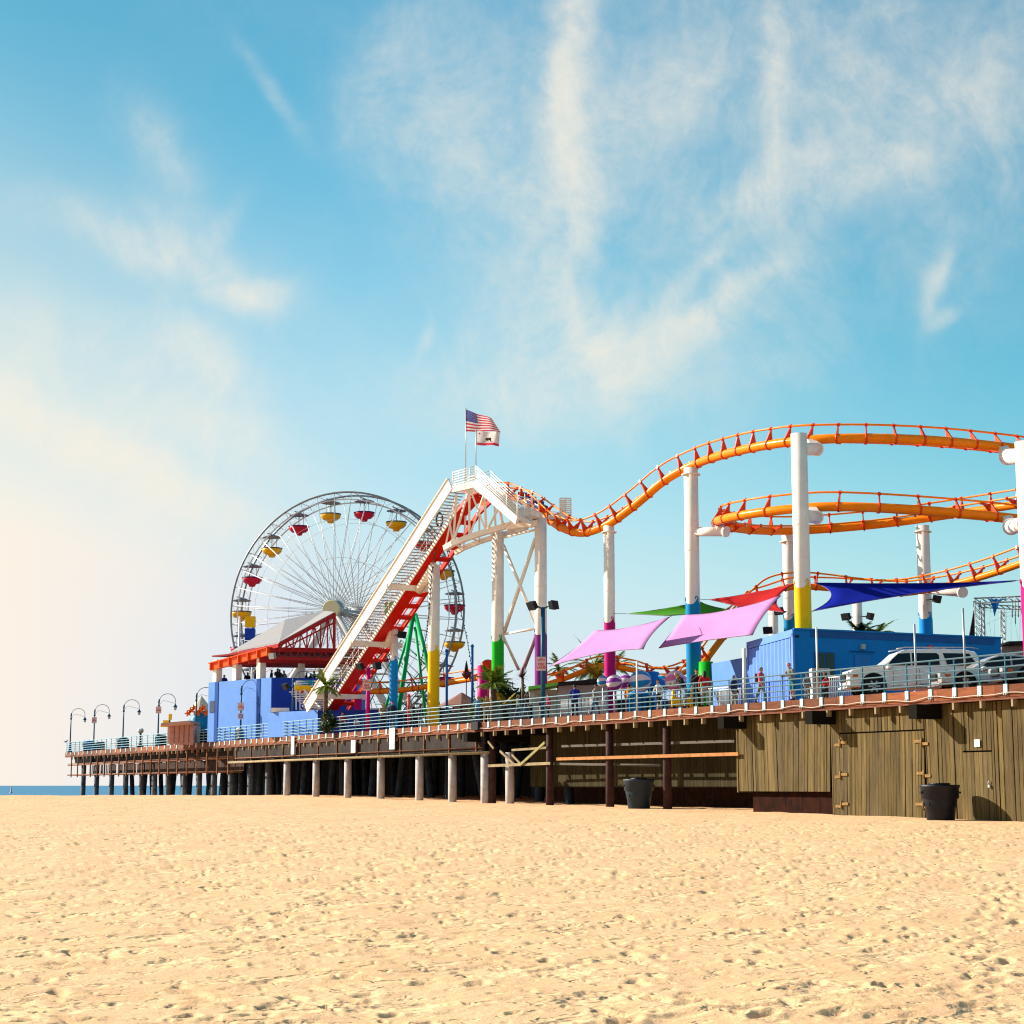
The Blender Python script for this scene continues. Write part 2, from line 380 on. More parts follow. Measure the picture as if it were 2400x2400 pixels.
    ls = np.concatenate([np.arange(len(F_))*4, len(F_)*4+np.arange(len(cap))*3]); me.polygons.foreach_set('loop_start', ls.astype(np.int32))
    me.polygons.foreach_set('use_smooth', np.ones(npoly, bool)); me.update(calc_edges=True); me.validate()
    m = bpy.data.materials.new('sand'); m.use_nodes = True; nt = m.node_tree; N = nt.nodes; L = nt.links; b = N['Principled BSDF']
    b.inputs['Roughness'].default_value = .95; b.inputs['Specular IOR Level'].default_value = .15
    tc = N.new('ShaderNodeTexCoord')
    def nz(s, d, r=.6, st=(1, 1, 1)):
        mp = N.new('ShaderNodeMapping'); mp.inputs['Scale'].default_value = st; L.new(tc.outputs['Object'], mp.inputs[0])
        t = N.new('ShaderNodeTexNoise'); t.inputs['Scale'].default_value = s; t.inputs['Detail'].default_value = d; t.inputs['Roughness'].default_value = r; L.new(mp.outputs[0], t.inputs['Vector']); return t.outputs[0]
    mx = N.new('ShaderNodeMix'); mx.data_type = 'RGBA'; mx.inputs[6].default_value = (.585, .355, .19, 1); mx.inputs[7].default_value = (.70, .44, .245, 1)
    mr = N.new('ShaderNodeMapRange'); L.new(nz(.5, 8, .7), mr.inputs[0]); mr.inputs[1].default_value = .3; mr.inputs[2].default_value = .7; L.new(mr.outputs[0], mx.inputs[0])
    # scattered bits of kelp and litter
    mr2 = N.new('ShaderNodeMapRange'); L.new(nz(7, 4, .7), mr2.inputs[0]); mr2.inputs[1].default_value = .69; mr2.inputs[2].default_value = .72; mr2.inputs[4].default_value = .75
    m2 = N.new('ShaderNodeMix'); m2.data_type = 'RGBA'; L.new(mr2.outputs[0], m2.inputs[0]); L.new(mx.outputs[2], m2.inputs[6]); m2.inputs[7].default_value = (.17, .085, .045, 1)
    L.new(m2.outputs[2], b.inputs['Base Color'])
    b1 = N.new('ShaderNodeBump'); b1.inputs['Strength'].default_value = 1; b1.inputs['Distance'].default_value = .016; L.new(nz(3.2, 5, .6), b1.inputs['Height'])
    b0 = N.new('ShaderNodeBump'); b0.inputs['Strength'].default_value = 1; b0.inputs['Distance'].default_value = .07; L.new(nz(.9, 6, .7), b0.inputs['Height']); L.new(b0.outputs[0], b1.inputs['Normal'])
    mp4 = N.new('ShaderNodeMapRange'); L.new(nz(1.0, 4, .6), mp4.inputs[0]); mp4.inputs[1].default_value = .55; mp4.inputs[2].default_value = .66; mp4.inputs[3].default_value = 1; mp4.inputs[4].default_value = 0
    b4 = N.new('ShaderNodeBump'); b4.inputs['Strength'].default_value = 1; b4.inputs['Distance'].default_value = .04; L.new(mp4.outputs[0], b4.inputs['Height']); L.new(b4.outputs[0], b0.inputs['Normal'])
    b2 = N.new('ShaderNodeBump'); b2.inputs['Strength'].default_value = .5; b2.inputs['Distance'].default_value = .01; L.new(nz(60, 3), b2.inputs['Height']); L.new(b1.outputs[0], b2.inputs['Normal'])
    mp3 = N.new('ShaderNodeMapRange'); L.new(nz(3.4, 3, .55), mp3.inputs[0]); mp3.inputs[1].default_value = .60; mp3.inputs[2].default_value = .67; mp3.inputs[3].default_value = 1; mp3.inputs[4].default_value = 0
    b3 = N.new('ShaderNodeBump'); b3.inputs['Strength'].default_value = 1; b3.inputs['Distance'].default_value = .018; L.new(mp3.outputs[0], b3.inputs['Height']); L.new(b2.outputs[0], b3.inputs['Normal'])
    L.new(b3.outputs[0], b.inputs['Normal'])
    me.materials.append(m); o = bpy.data.objects.new('sand', me); COL.objects.link(o); o['kind'] = 'structure'; o['label'] = 'pale golden beach sand covered in footprints'
build_sand()
# ---- sea
def build_sea():
    mb = MB(); S = 20000
    mb.quad((-S, 150, -2.1), (S, 150, -2.1), (S, 40000, -2.1), (-S, 40000, -2.1))
    m = bpy.data.materials.new('sea_water'); m.use_nodes = True; nt = m.node_tree; N = nt.nodes; L = nt.links; b = N['Principled BSDF']
    b.inputs['Roughness'].default_value = .45; b.inputs['Specular IOR Level'].default_value = .25
    tc = N.new('ShaderNodeTexCoord'); mp = N.new('ShaderNodeMapping'); mp.inputs['Scale'].default_value = (.25, 1, 1); L.new(tc.outputs['Object'], mp.inputs[0])
    t = N.new('ShaderNodeTexNoise'); t.inputs['Scale'].default_value = .05; t.inputs['Detail'].default_value = 8; t.inputs['Roughness'].default_value = .65; L.new(mp.outputs[0], t.inputs['Vector'])
    mx = N.new('ShaderNodeMix'); mx.data_type = 'RGBA'; L.new(t.outputs[0], mx.inputs[0]); mx.inputs[6].default_value = (.005, .10, .22, 1); mx.inputs[7].default_value = (.01, .20, .36, 1)
    L.new(mx.outputs[2], b.inputs['Base Color'])
    bn = N.new('ShaderNodeBump'); bn.inputs['Strength'].default_value = .6; bn.inputs['Distance'].default_value = .6; L.new(t.outputs[0], bn.inputs['Height']); L.new(bn.outputs[0], b.inputs['Normal'])
    obj('sea', mb, m, kind='structure', label='blue ocean reaching the horizon beyond the sand')
build_sea()

# ============================================================ PIER
def obox(mb, s0, s1, t0, t1, z0, z1):
    return mb.box(W((s0+s1)/2, (t0+t1)/2, (z0+z1)/2), abs(s1-s0), abs(t1-t0), abs(z1-z0), U_, V_, Vector((0, 0, 1)))
S_MIN = -14
def build_pier():
    p = thing('pier', 'long wooden pier deck on concrete piles, running from the beach out over the sea', 'pier', W(0, 0, 0))
    m = MB(); obox(m, S_MIN, PL, .06, 62, DK-.14, DK-.02); obj('deck', m, FASC, p)
    m = MB(); s = S_MIN
    while s < PL:
        e = min(PL, s+3.1); obox(m, s+.006, e-.006, 0, .09, DK-.44, DK-.01+random.uniform(-.01, .015)); s = e
    obj('fascia', m, FASC, p)
    m = MB(); obox(m, PL-.005, PL+.08, 0, 62, DK-.44, DK); obj('end_fascia', m, FASC, p)
    m = MB(); obox(m, S_MIN, PL, .02, .12, DK-.53, DK-.445); obj('lower_trim', m, mat('dark_red_wood', (.17, .055, .03), .8, var=.2), p)
    # joist ends under the fascia
    src = None; s = .6; k = 0
    while s < PL-1 and k < 98:
        if src is None:
            m = MB(); c = W(0, 0, DK-.66); m.box(c+V_*.06, .10, .2, .26, U_, V_, Vector((0, 0, 1))); src = obj('joist_end', m, WOODL, p); src.location = U_*s
        else: c = src.copy(); COL.objects.link(c); c.parent = p; c.location = U_*(s+random.uniform(-.12, .12)); c.rotation_euler = (random.uniform(-.02, .02), 0, 0)
        s += 1.55 if s < 120 else 1.8; k += 1
    # beams (dark ends sticking out)
    for px in (1118, 1722, 1930, 2176):
        s = sat(px, 0); m = MB(); obox(m, s-.24, s+.24, -.72, 30, DK-1.08, DK-.55); obj('girder', m, mat('tarred_beam', (.010, .008, .006), .9, spec=.05), p)
    # front concrete piles
    for px, t in ((675, .3), (743, .3), (817, .3), (894, .3), (984, .3), (1061, .3), (1137, .3), (1195, .8)):
        c = W(sat(px, t), t, 0); g = gz(c.x, c.y); m = MB(); m.tube([(c.x, c.y, g-1.5), (c.x, c.y, 3.42)], .25, 18); obj('pile', m, CONC, p)
    for px in (200, 231, 266, 299, 336, 366, 398, 436, 470, 505, 545, 590, 632):
        t = 1.6; c = W(sat(px, t), t, 0); m = MB(); m.tube([(c.x, c.y, -6), (c.x, c.y, 4.5)], .26, 14); obj('pile', m, mat('sea_pile', (.12, .14, .17), .8, var=.3, scale=1.5), p)
    for px, lean, t in ((310, -.3, 5), (347, .28, 6), (356, -.3, 8), (378, -.25, 8), (415, .3, 8), (428, -.28, 10), (452, .2, 8), (488, -.3, 9), (498, .3, 9), (528, .25, 8), (570, -.3, 9), (612, .3, 9), (650, -.3, 8)):
        c = W(sat(px, t), t, 0); m = MB(); m.tube([c+U_*(lean*8)+Vector((0, 0, -5)), c+Vector((0, 0, 4.5))], .24, 12); obj('raking_pile', m, DPILE, p)
    # the mass of piles further in
    m = MB(); g = random.Random(3)
    for i in range(26):
        s = 42+i*4.2
        for j in range(11):
            if i > 19 and j < 3: continue
            t = 4.5+j*5+g.uniform(-.5, .5); ss = s+g.uniform(-.8, .8); ln = g.choice((-.28, -.1, 0, .1, .28))
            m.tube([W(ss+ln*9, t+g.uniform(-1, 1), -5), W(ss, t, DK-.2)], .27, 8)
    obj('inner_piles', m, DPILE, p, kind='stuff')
    m = MB(); sA = sat(1240, 3.0); obox(m, sA-4, PL-9, 15, 15.3, -6, DK-.2); obj('dark_backdrop', m, mat('backdrop_shade', (.03, .03, .035), .9), p)  # dark sheet added to give the deep shade behind the inner piles
    for i in range(13):
        s = 42+i*8.6; m = MB(); obox(m, s-.25, s+.25, .5, 55, DK-.75, DK-.15); obj('cross_beam', m, mat('tarred_beam', (.010, .008, .006), .9, spec=.05), p)
    # skirt panels and pipes of the middle part
    sa, sb, sc_ = sat(1150, .5), sat(560, .5), sat(175, .5)
    s = sa
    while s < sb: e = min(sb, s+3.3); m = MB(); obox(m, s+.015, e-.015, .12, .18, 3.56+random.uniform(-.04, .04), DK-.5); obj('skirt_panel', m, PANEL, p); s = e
    m = MB(); m.tube([W(sa-1, -.12, 3.42), W(sb+.5, -.12, 3.40)], .085, 10); obj('pipe', m, WOODL, p)
    m = MB(); m.tube([W(sa, .02, 3.72), W(sb, .02, 3.72)], .035, 8); obj('pipe', m, RUST, p)
    s = sa+1
    while s < sb: m = MB(); obox(m, s-.04, s+.04, .03, .1, 3.5, DK-.5); obj('hanger', m, RUST, p); s += 3.7
    # left part: service gangway slung under the deck
    s = sb
    while s < sc_-2: e = min(sc_, s+2.9); m = MB(); obox(m, s+.02, e-.02, 1.0, 1.06, 3.85, DK-.5); obj('skirt_panel', m, PANEL, p); s = e
    s = sb
    gr = random.Random(4)
    m = MB()
    while s < sc_-8:
        e = s+2.9
        for k in range(9):
            if gr.random() < .68 or s < sb+25: obox(m, s+.32*k, s+.32*k+.26, .98, 1.02, 2.75, 3.68)
        s = e
    obj('gangway_boards', m, mat('gangway_brown', (.06, .03, .022), .9, var=.3, island=.35), p)
    for z, r in ((3.74, .07), (3.88, .04), (2.70, .075)):
        m = MB(); m.tube([W(sb-.5, -.05, z), W(sc_, -.05, z)], r, 8); obj('gangway_pipe', m, RUST, p)
    s = sb+.5
    while s < sc_+.4: m = MB(); obox(m, s-.06, s+.06, -.2, -.1, 2.45, DK-.5); obox(m, s-.05, s+.05, -.1, 1.0, 2.62, 2.7); obj('hanger', m, RUST, p); s += 2.9
    m = MB(); obox(m, PL-9, PL-1.2, .8, 4, 4.0, DK-.45); obj('duct', m, DARK, p)
    # right part: timber posts and bracing in front of the recessed siding
    for px, t in ((1154, .6), (1288, .6), (1428, .6), (1562, .6)):
        c = W(sat(px, t), t, 0); g = gz(c.x, c.y); m = MB(); m.tube([(c.x, c.y, g-1), (c.x+.01, c.y, g+2.2), (c.x, c.y, DK-.45)], [.22, .2, .18], 12); obj('timber_post', m, DWOOD, p)
    def plank(x0, y0, x1, y1, t, w, mm, th=.06):
        a, b = att(x0, y0, t), att(x1, y1, t); m = MB(); m.bar(a, b, th, w); obj('brace', m, mm, p)
    plank(1305, 1779, 1731, 1767, .3, .15, PLANKO); plank(1317, 1749, 1722, 1737, .95, .12, mat('grey_wood', (.10, .085, .07), .85)); plank(1143, 1795, 1290, 1789, .32, .15, WOODL)
    plank(1290, 1790, 1549, 1794, .9, .12, mat('grey_wood', (.10, .085, .07), .85)); plank(1200, 1758, 1288, 1752, .9, .12, WOODL)
    plank(1172, 1760, 1207, 1793, .34, .13, WOODL); plank(1200, 1769, 1221, 1791, .5, .12, WOODL); plank(1219, 1793, 1277, 1740, .22, .14, mat('mossy_wood', (.26, .24, .09), .85)); plank(1144, 1738, 1157, 1754, .2, .12, WOODL)
    # cable strung along the fascia
    s = sat(1080, 0); pts = []
    x = S_MIN
    while x < s: pts.append(W(x, -.07, DK-.33+.05*math.sin(x*1.7)*math.sin(x*.31)+.03*math.sin(x*2.9))); x += .35
    m = MB(); m.tube(pts, .018, 6); obj('cable', m, mat('cable_cream', (.50, .42, .36), .6), p)
    x = s; pts = []
    while x < sat(660, 0): pts.append(W(x, -.07, DK-.31+.05*math.sin(x*1.3)+.02*math.sin(x*2.9))); x += .5
    m = MB(); m.tube(pts, .016, 6); obj('cable', m, mat('cable_cream', (.50, .42, .36), .6), p)
    m = MB(); c = sat(1118, 0); obox(m, c-.5, c+.4, -.2, -.03, DK-.42, DK+.05); obj('cable_box', m, DARK, p)
build_pier()

def build_railing():
    r = thing('railing', 'blue five-bar pipe railing on bolted plates along the pier edge', 'railing', W(0, 0, DK))
    ss = []; s = -.45; st = 1.36
    while s < PL and len(ss) < 99: ss.append(s); s += st; st = 1.36 if s < 95 else 1.95
    src = None
    zs = (1.07, .845, .62, .395, .17)
    for s in ss:
        if src is None:
            m = MB(); m.bar(W(0, 0, DK-.05), W(0, 0, DK+1.07), .05, .05); src = obj('post', m, POSTB, r)
            m = MB(); m.box(W(0, -.02, DK-.17), .2, .05, .36, U_, V_); pl = obj('plate', m, RAILL, src)
            for dx in (-.06, .06):
                m = MB(); m.tube([W(dx, -.06, DK-.38), W(dx, -.06, DK-.30)], .025, 6); obj('bolt', m, RAILL, src)
            src.location = U_*s
        else:
            c = copy_tree(src, r); c.location = U_*s
    for z in zs:
        m = MB(); m.tube([W(S_MIN, 0, DK+z), W(PL-.1, 0, DK+z)], .027 if z < 1 else .032, 8); obj('rail', m, RAILB, r)
    for z in zs:
        m = MB(); m.tube([W(PL-.1, 0, DK+z), W(PL-.1, 50, DK+z)], .027, 6); obj('end_rail', m, RAILB, r)
build_railing()

# ------------------------------------------------------------ timber wall on the beach, siding, boards, bins
def build_walls():
    t0 = .45
    sR, sM, sL = S_MIN, sat(1965, t0), sat(1727, t0)
    wl = thing('timber_wall', 'weathered olive plank wall closing the space under the pier, with hinged doors', 'wall', W(0, t0, 0))
    g = random.Random(9); zt = DK-.54
    s = sR; m = MB()
    def planks(m, s0, s1, zb, zt, lean=0, wd=.24, gap=.026):
        s = s0
        while s < s1-.02:
            w = min(wd*g.uniform(.75, 1.2), s1-s); gp = g.choice((gap*.5, gap, gap, gap*2.2))
            a, b = s+gp/2, s+w-gp/2; dt = g.uniform(-.012, .012); zl = zb if not callable(zb) else zb((a+b)/2); lz = lean*(zt-zl)+g.uniform(-.012, .012)
            q = [W(a+lz, t0+dt, zl), W(b+lz, t0+dt, zl), W(b, t0+dt, zt), W(a, t0+dt, zt)]
            m.prism(q, V_*.04); s += w
    def gb(s): c = W(s, t0, 0); return float(gz(c.x, c.y))-.25
    d1a, d1b = sat(2322, t0), sat(2253, t0); g1a, g1b = sat(2166, t0), sat(1966, t0)
    ztop_gate = fz(2160, 1711, t0); ztop_door = fz(2290, 1761, t0)
    planks(m, sR, d1a, gb, zt); planks(m, d1b, g1a, gb, zt, -.01); planks(m, g1b, g1b+.55, gb, zt)
    planks(m, d1a, d1b, ztop_door+.03, zt); planks(m, g1a, g1b, ztop_gate+.03, zt)
    obj('planks', m, OLIVE, wl)
    zb2 = fz(1850, 1855, t0); mm = MB(); sc1 = sat(1833, t0); s9 = g1b+.55
    planks(mm, s9, sc1, zb2, zt, .045, .22); planks(mm, sc1+.02, sL, zb2, zt, -.03, .22); obj('upper_planks', mm, OLIVE, wl)
    m = MB(); obox(m, sR, sL, t0+.06, t0+.1, -.5, zt+.05); 
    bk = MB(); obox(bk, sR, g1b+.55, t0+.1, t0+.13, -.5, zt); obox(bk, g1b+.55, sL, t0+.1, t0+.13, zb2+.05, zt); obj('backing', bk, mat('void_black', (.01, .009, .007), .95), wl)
    m = MB(); obox(m, sL-.05, sL+.05, t0-.02, t0+2.6, zb2-.05, zt); obj('corner_post', m, OLIVE, wl)
    gt = MB(); planks(gt, g1a+.02, g1b-.02, gb, ztop_gate-.03, .035, .2, .02); gate = obj('double_gate', gt, OLIVE, wl, label='wide gate of leaning planks with orange strap hinges')
    for px, py in ((1969, 1740), (1970, 1815), (1972, 1884), (2160, 1737), (2166, 1812), (2164, 1885)):
        c = att(px, py, t0-.03); h = MB(); sg = 1 if px < 2100 else -1
        h.box(c-U_*(.24*sg), .42, .03, .11, U_, V_); h.box(c+U_*(.2*sg)+Vector((0, 0, -.1)), .34, .03, .11, U_, V_); h.tube([c+Vector((0, 0, -.2))-V_*.01, c+Vector((0, 0, .12))-V_*.01], .045, 8)
        obj('hinge', h, mat('orange_hinge', (.30, .17, .05), .7, var=.3, scale=12), gate)
    sd = MB(); planks(sd, d1a+.02, d1b-.02, gb, ztop_door-.03, 0, .22, .02); door = obj('small_door', sd, OLIVE, wl)
    c = att(2318, 1836, t0-.06); h = MB(); h.tube([c+Vector((0, 0, .1)), c+U_*.05, c-Vector((0, 0, .06))], .018, 6); h.box(c-Vector((0, 0, .1)), .1, .05, .1, U_, V_); obj('padlock', h, STEEL, door)
    c = att(2290, 1742, t0-.05); h = MB(); h.box(c, .30, .02, .27, U_, V_); tag(obj('notice_board', h, WSLAT, bevel=.01), 'small blank white notice fixed to the olive plank wall', 'sign')
    # recessed siding in the shade
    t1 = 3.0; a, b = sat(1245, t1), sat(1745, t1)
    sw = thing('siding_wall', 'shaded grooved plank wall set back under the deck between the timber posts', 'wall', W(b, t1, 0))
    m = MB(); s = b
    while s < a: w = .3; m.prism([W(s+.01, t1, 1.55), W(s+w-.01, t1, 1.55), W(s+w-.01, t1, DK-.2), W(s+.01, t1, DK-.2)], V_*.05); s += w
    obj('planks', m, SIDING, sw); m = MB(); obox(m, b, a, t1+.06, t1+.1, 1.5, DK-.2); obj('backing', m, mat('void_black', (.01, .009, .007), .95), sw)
    m = MB(); obox(m, b-1, a+2, t1+2.5, t1+2.6, -1, 1.7); obj('void_sheet', m, mat('void_shade_red', (.05, .018, .012), .95, var=.4, scale=3), sw)  # dark sheet standing in for the shaded void below the siding
    # rusty hoarding low by the wall
    m = MB(); x = sat(1948, .5)
    for k in range(5): e = x+(sat(1750, .5)-sat(1948, .5))/5; obox(m, x+.01, e-.01, .75, .8, -.2, zb2+.02); x = e
    tag(obj('hoarding', m, mat('rusty_ply', (.035, .009, .004), .9, spec=.05, col2=(.008, .004, .003), scale=2.2, bump=.5)), 'rusty brown boards closing the gap at the foot of the plank wall', 'hoarding')
build_walls()

def bin_(px, base, top_y, wpx, t, label, m_):
    c = att(px, base, t); c.z = float(gz(c.x, c.y)); h = (att(px, top_y, t)-att(px, base, t)).z; r = wpx/(F/c.y)/2
    o = thing('trash_bin', label, 'trash bin', c)
    m = MB(); m.lathe(c, [(r*.70, 0), (r*.72, .02), (r*.86, h*.60), (r*.98, h*.62), (r*.99, h*.9), (r*1.04, h*.93), (r*1.04, h), (r*.96, h), (r*.9, h*.6), (r*.68, .05)], 28); obj('barrel', m, m_, o)
    m = MB()
    for k in range(10): a = k*2*math.pi/10; m.box(c+Vector((math.cos(a)*r*.85, math.sin(a)*r*.85, h*.5)), .03, .03, h*.2)
    for sg in (-1, 1): m.box(c+Vector((sg*r*.98, -.05, h*.78)), .1, .25, .07)
    obj('handle', m, m_, o)
    m = MB(); n = 14
    m.tube([c+Vector((math.cos(a)*r*.5, math.sin(a)*r*.5, h+.02)) for a in [k*2*math.pi/n for k in range(n)]], .05, 6, closed=True); obj('liner', m, mat('bin_bag', (.01, .01, .012), .3, bump=.8, scale=8), o)
bin_(2205, 1921, 1838, 88, -.75, 'black plastic bin standing on the sand before the sunlit plank wall', BLACKP)
bin_(1498, 1911, 1841, 70, -.1, 'dark blue-grey plastic bin between two timber posts under the pier', mat('bluegrey_plastic', (.015, .028, .045), .55, spec=.25))

# signs hanging over the edge
for px, y0, y1, w, lab, tx in ((686, 1726, 1768, 11, 'plain tall white board hanging from the fascia, left of the other two', 0), (828, 1735, 1764, 14, 'small whitish notice with faint red lettering hanging below the fascia', 1), (919, 1706, 1756, 16, 'tallest blank white board hanging over the railing foot', 0)):
    a, b = att(px, y0, -.14), att(px, y1, -.14); m = MB(); m.box((a+b)/2, w/(F/a.y)*1.9, .03, a.z-b.z, U_, V_)
    o = obj('edge_sign', m, SIGNW); tag(o, lab, 'sign')
    if tx:
        m = MB(); c = a-Vector((0, 0, .12))-V_*.02
        for k in range(4): m.box(c-Vector((0, 0, .07*k)), .5-.08*(k % 2), .006, .025, U_, V_)
        OFF[o] = Vector((0, 0, 0)); obj('lettering', m, SIGNR, o)

# ------------------------------------------------------------ lamp posts
def text_mesh(s, size, m, loc, rotz, parent, name='lettering', ext=.004, flip=False):
    cu = bpy.data.curves.new('t', 'FONT'); cu.body = s; cu.size = size; cu.align_x = 'CENTER'; cu.align_y = 'CENTER'; cu.extrude = ext; cu.space_line = .85; cu.offset = size*.025
    t = bpy.data.objects.new('t', cu); COL.objects.link(t); dg = bpy.context.evaluated_depsgraph_get(); me = bpy.data.meshes.new_from_object(t.evaluated_get(dg)); bpy.data.objects.remove(t); bpy.data.curves.remove(cu)
    o = bpy.data.objects.new(name, me); COL.objects.link(o); me.name = name; me.materials.clear(); me.materials.append(m)
    me.transform(Matrix.Translation(Vector(loc)-OFF.get(parent, Vector((0, 0, 0)))) @ Matrix.Rotation(rotz, 4, 'Z') @ Matrix.Rotation(R(90), 4, 'X'))
    o.parent = parent; OFF[o] = OFF.get(parent, Vector((0, 0, 0))); return o
LAMPS = [(166, 0, 'farthest-left street lamp at the pier end, bare pole'), (221, 1, 'second gooseneck lamp from the left, with a small pink sign'), (289, 0, 'third gooseneck lamp from the left, over a bin, bare pole'),
         (371, 1, 'gooseneck lamp with a pink sign before the pink pavilion'), (459, 0, 'gooseneck lamp just left of the pale blue building'), (564, 2, 'gooseneck lamp with two signs against the pale blue wall'), (685, 0, 'gooseneck lamp in front of the dark blue wall and white stairs')]
def lamp(px, sg, label):
    t = .45; b = W(sat(px, t), t, DK); o = thing('street_lamp', label, 'street lamp', b, 'gooseneck lamps along the railing'); X = Vector((1, 0, 0)); H = 4.25
    m = MB(); m.lathe(b, [(.26, 0), (.26, .15), (.17, .3), (.15, .75), (.09, .9)], 12); obj('base', m, POLEB, o)
    m = MB(); m.tube([b+Vector((0, 0, .8)), b+Vector((0, 0, H-.1))], [.075, .055], 10); m.lathe(b+Vector((0, 0, H-.7)), [(.06, 0), (.1, .05), (.1, .18), (.06, .25), (.09, .5), (.03, .75)], 10); obj('pole', m, POLEB, o)
    m = MB(); pts = [b+Vector((0, 0, H-.55))]
    for k in range(13): a = math.pi*(1-k/12); pts.append(b+X*(.78+.72*math.cos(a))+Vector((0, 0, H-.1+.62*math.sin(a))))
    pts.append(pts[-1]-Vector((0, 0, .3))); m.tube(pts, .028, 7)
    m.tube([b+X*.08+Vector((0, 0, H-.45)), b+X*.35+Vector((0, 0, H-.1)), b+X*.6+Vector((0, 0, H-.12)), b+X*1.45+Vector((0, 0, H-.35))], .014, 5); obj('arm', m, POLEB, o)
    e = pts[-1]; m = MB(); m.lathe(e, [(.16, -.32), (.2, -.26), (.1, -.1), (.04, 0)], 12); obj('lamp_hood', m, POLEB, o)
    m = MB(); m.lathe(e, [(.05, -.58), (.13, -.5), (.15, -.36), (.12, -.31)], 12); obj('lamp_globe', m, mat('frosted_glass', (.6, .55, .48), .3), o)
    if sg:
        zc = 3.15 if px < 300 else 3.3 if px < 500 else 2.65; c = b+Vector((0, -.09, zc)); m = MB(); m.box(c, .5, .03, .62); q = obj('sign_plate', m, SIGNP, o)
        text_mesh('NO\nSTOPPING', .11, SIGNR, c-Vector((0, .02, 0)), 0, q)
        if sg == 2:
            c = b+Vector((0, -.09, zc-.75)); m = MB(); m.box(c, .48, .03, .5); q = obj('sign_plate', m, SIGNW, o, label='lower white sign with dark blue symbol')
            m = MB(); m.tube([c+Vector((.15*math.cos(a), -.025, .15*math.sin(a))) for a in [k*math.pi/8 for k in range(16)]], .03, 5, closed=True); m.bar(c+Vector((-.1, -.025, .1)), c+Vector((.1, -.025, -.1)), .04); obj('symbol', m, NAVY, q)
for l in LAMPS: lamp(*l)

def floodlight(mb, c, X, tilt=0.5):
    c = Vector(c); Z = Vector((0, 0, 1)); D = (X*math.cos(tilt)-Z*math.sin(tilt)).normalized(); S = D.cross(Z).normalized(); U = S.cross(D)
    return mb.box(c, .22, .55, .42, D, S, U).box(c+D*.13, .06, .6, .46, D, S, U)
def flood_pole(px, ytop, t, col, label, sign, zsign, rad=.12, D=None):
    b = W(sat(px, t), t, DK); top = fz(px, ytop, t); o = thing('floodlight_pole', label, 'light pole', b)
    m = MB(); m.tube([b, Vector((b.x, b.y, top))], rad, 12); obj('pole', m, col, o)
    tp = Vector((b.x, b.y, top))
    for sx in (-1, 1):
        m = MB(); m.tube([tp-Vector((0, 0, .1)), tp+Vector((sx*.3, 0, .05))], .04, 6); floodlight(m, tp+Vector((sx*.55, -.05, .1)), Vector((sx*.8, -.6, 0)).normalized(), .5 if sx < 0 else -.2); obj('floodlight', m, DARK, o)
    if sign:
        c = Vector((b.x-.1, b.y-rad-.04, fz(px, zsign, t))); m = MB(); m.box(c, .52, .03, .74); q = obj('sign_plate', m, SIGNP, o)
        text_mesh('NO\nPARKING', .1, SIGNR, c+Vector((0, -.02, .24)), 0, q); text_mesh('FIRE\nLANE', .2, SIGNR, c+Vector((0, -.02, -.12)), 0, q)
flood_pole(1273, 1423, .5, POLEB, 'tall dark blue pole with two floodlights and a fire lane sign', 1, 1556)
flood_pole(862, 1565, .8, MAG, 'magenta pole with floodlights and a fire lane sign beside the red lift', 1, 1606, .14)
flood_pole(686, 1612, 1.3, POLEB, 'slim pole with two small floodlights above the dark blue wall', 0, 0, .05)

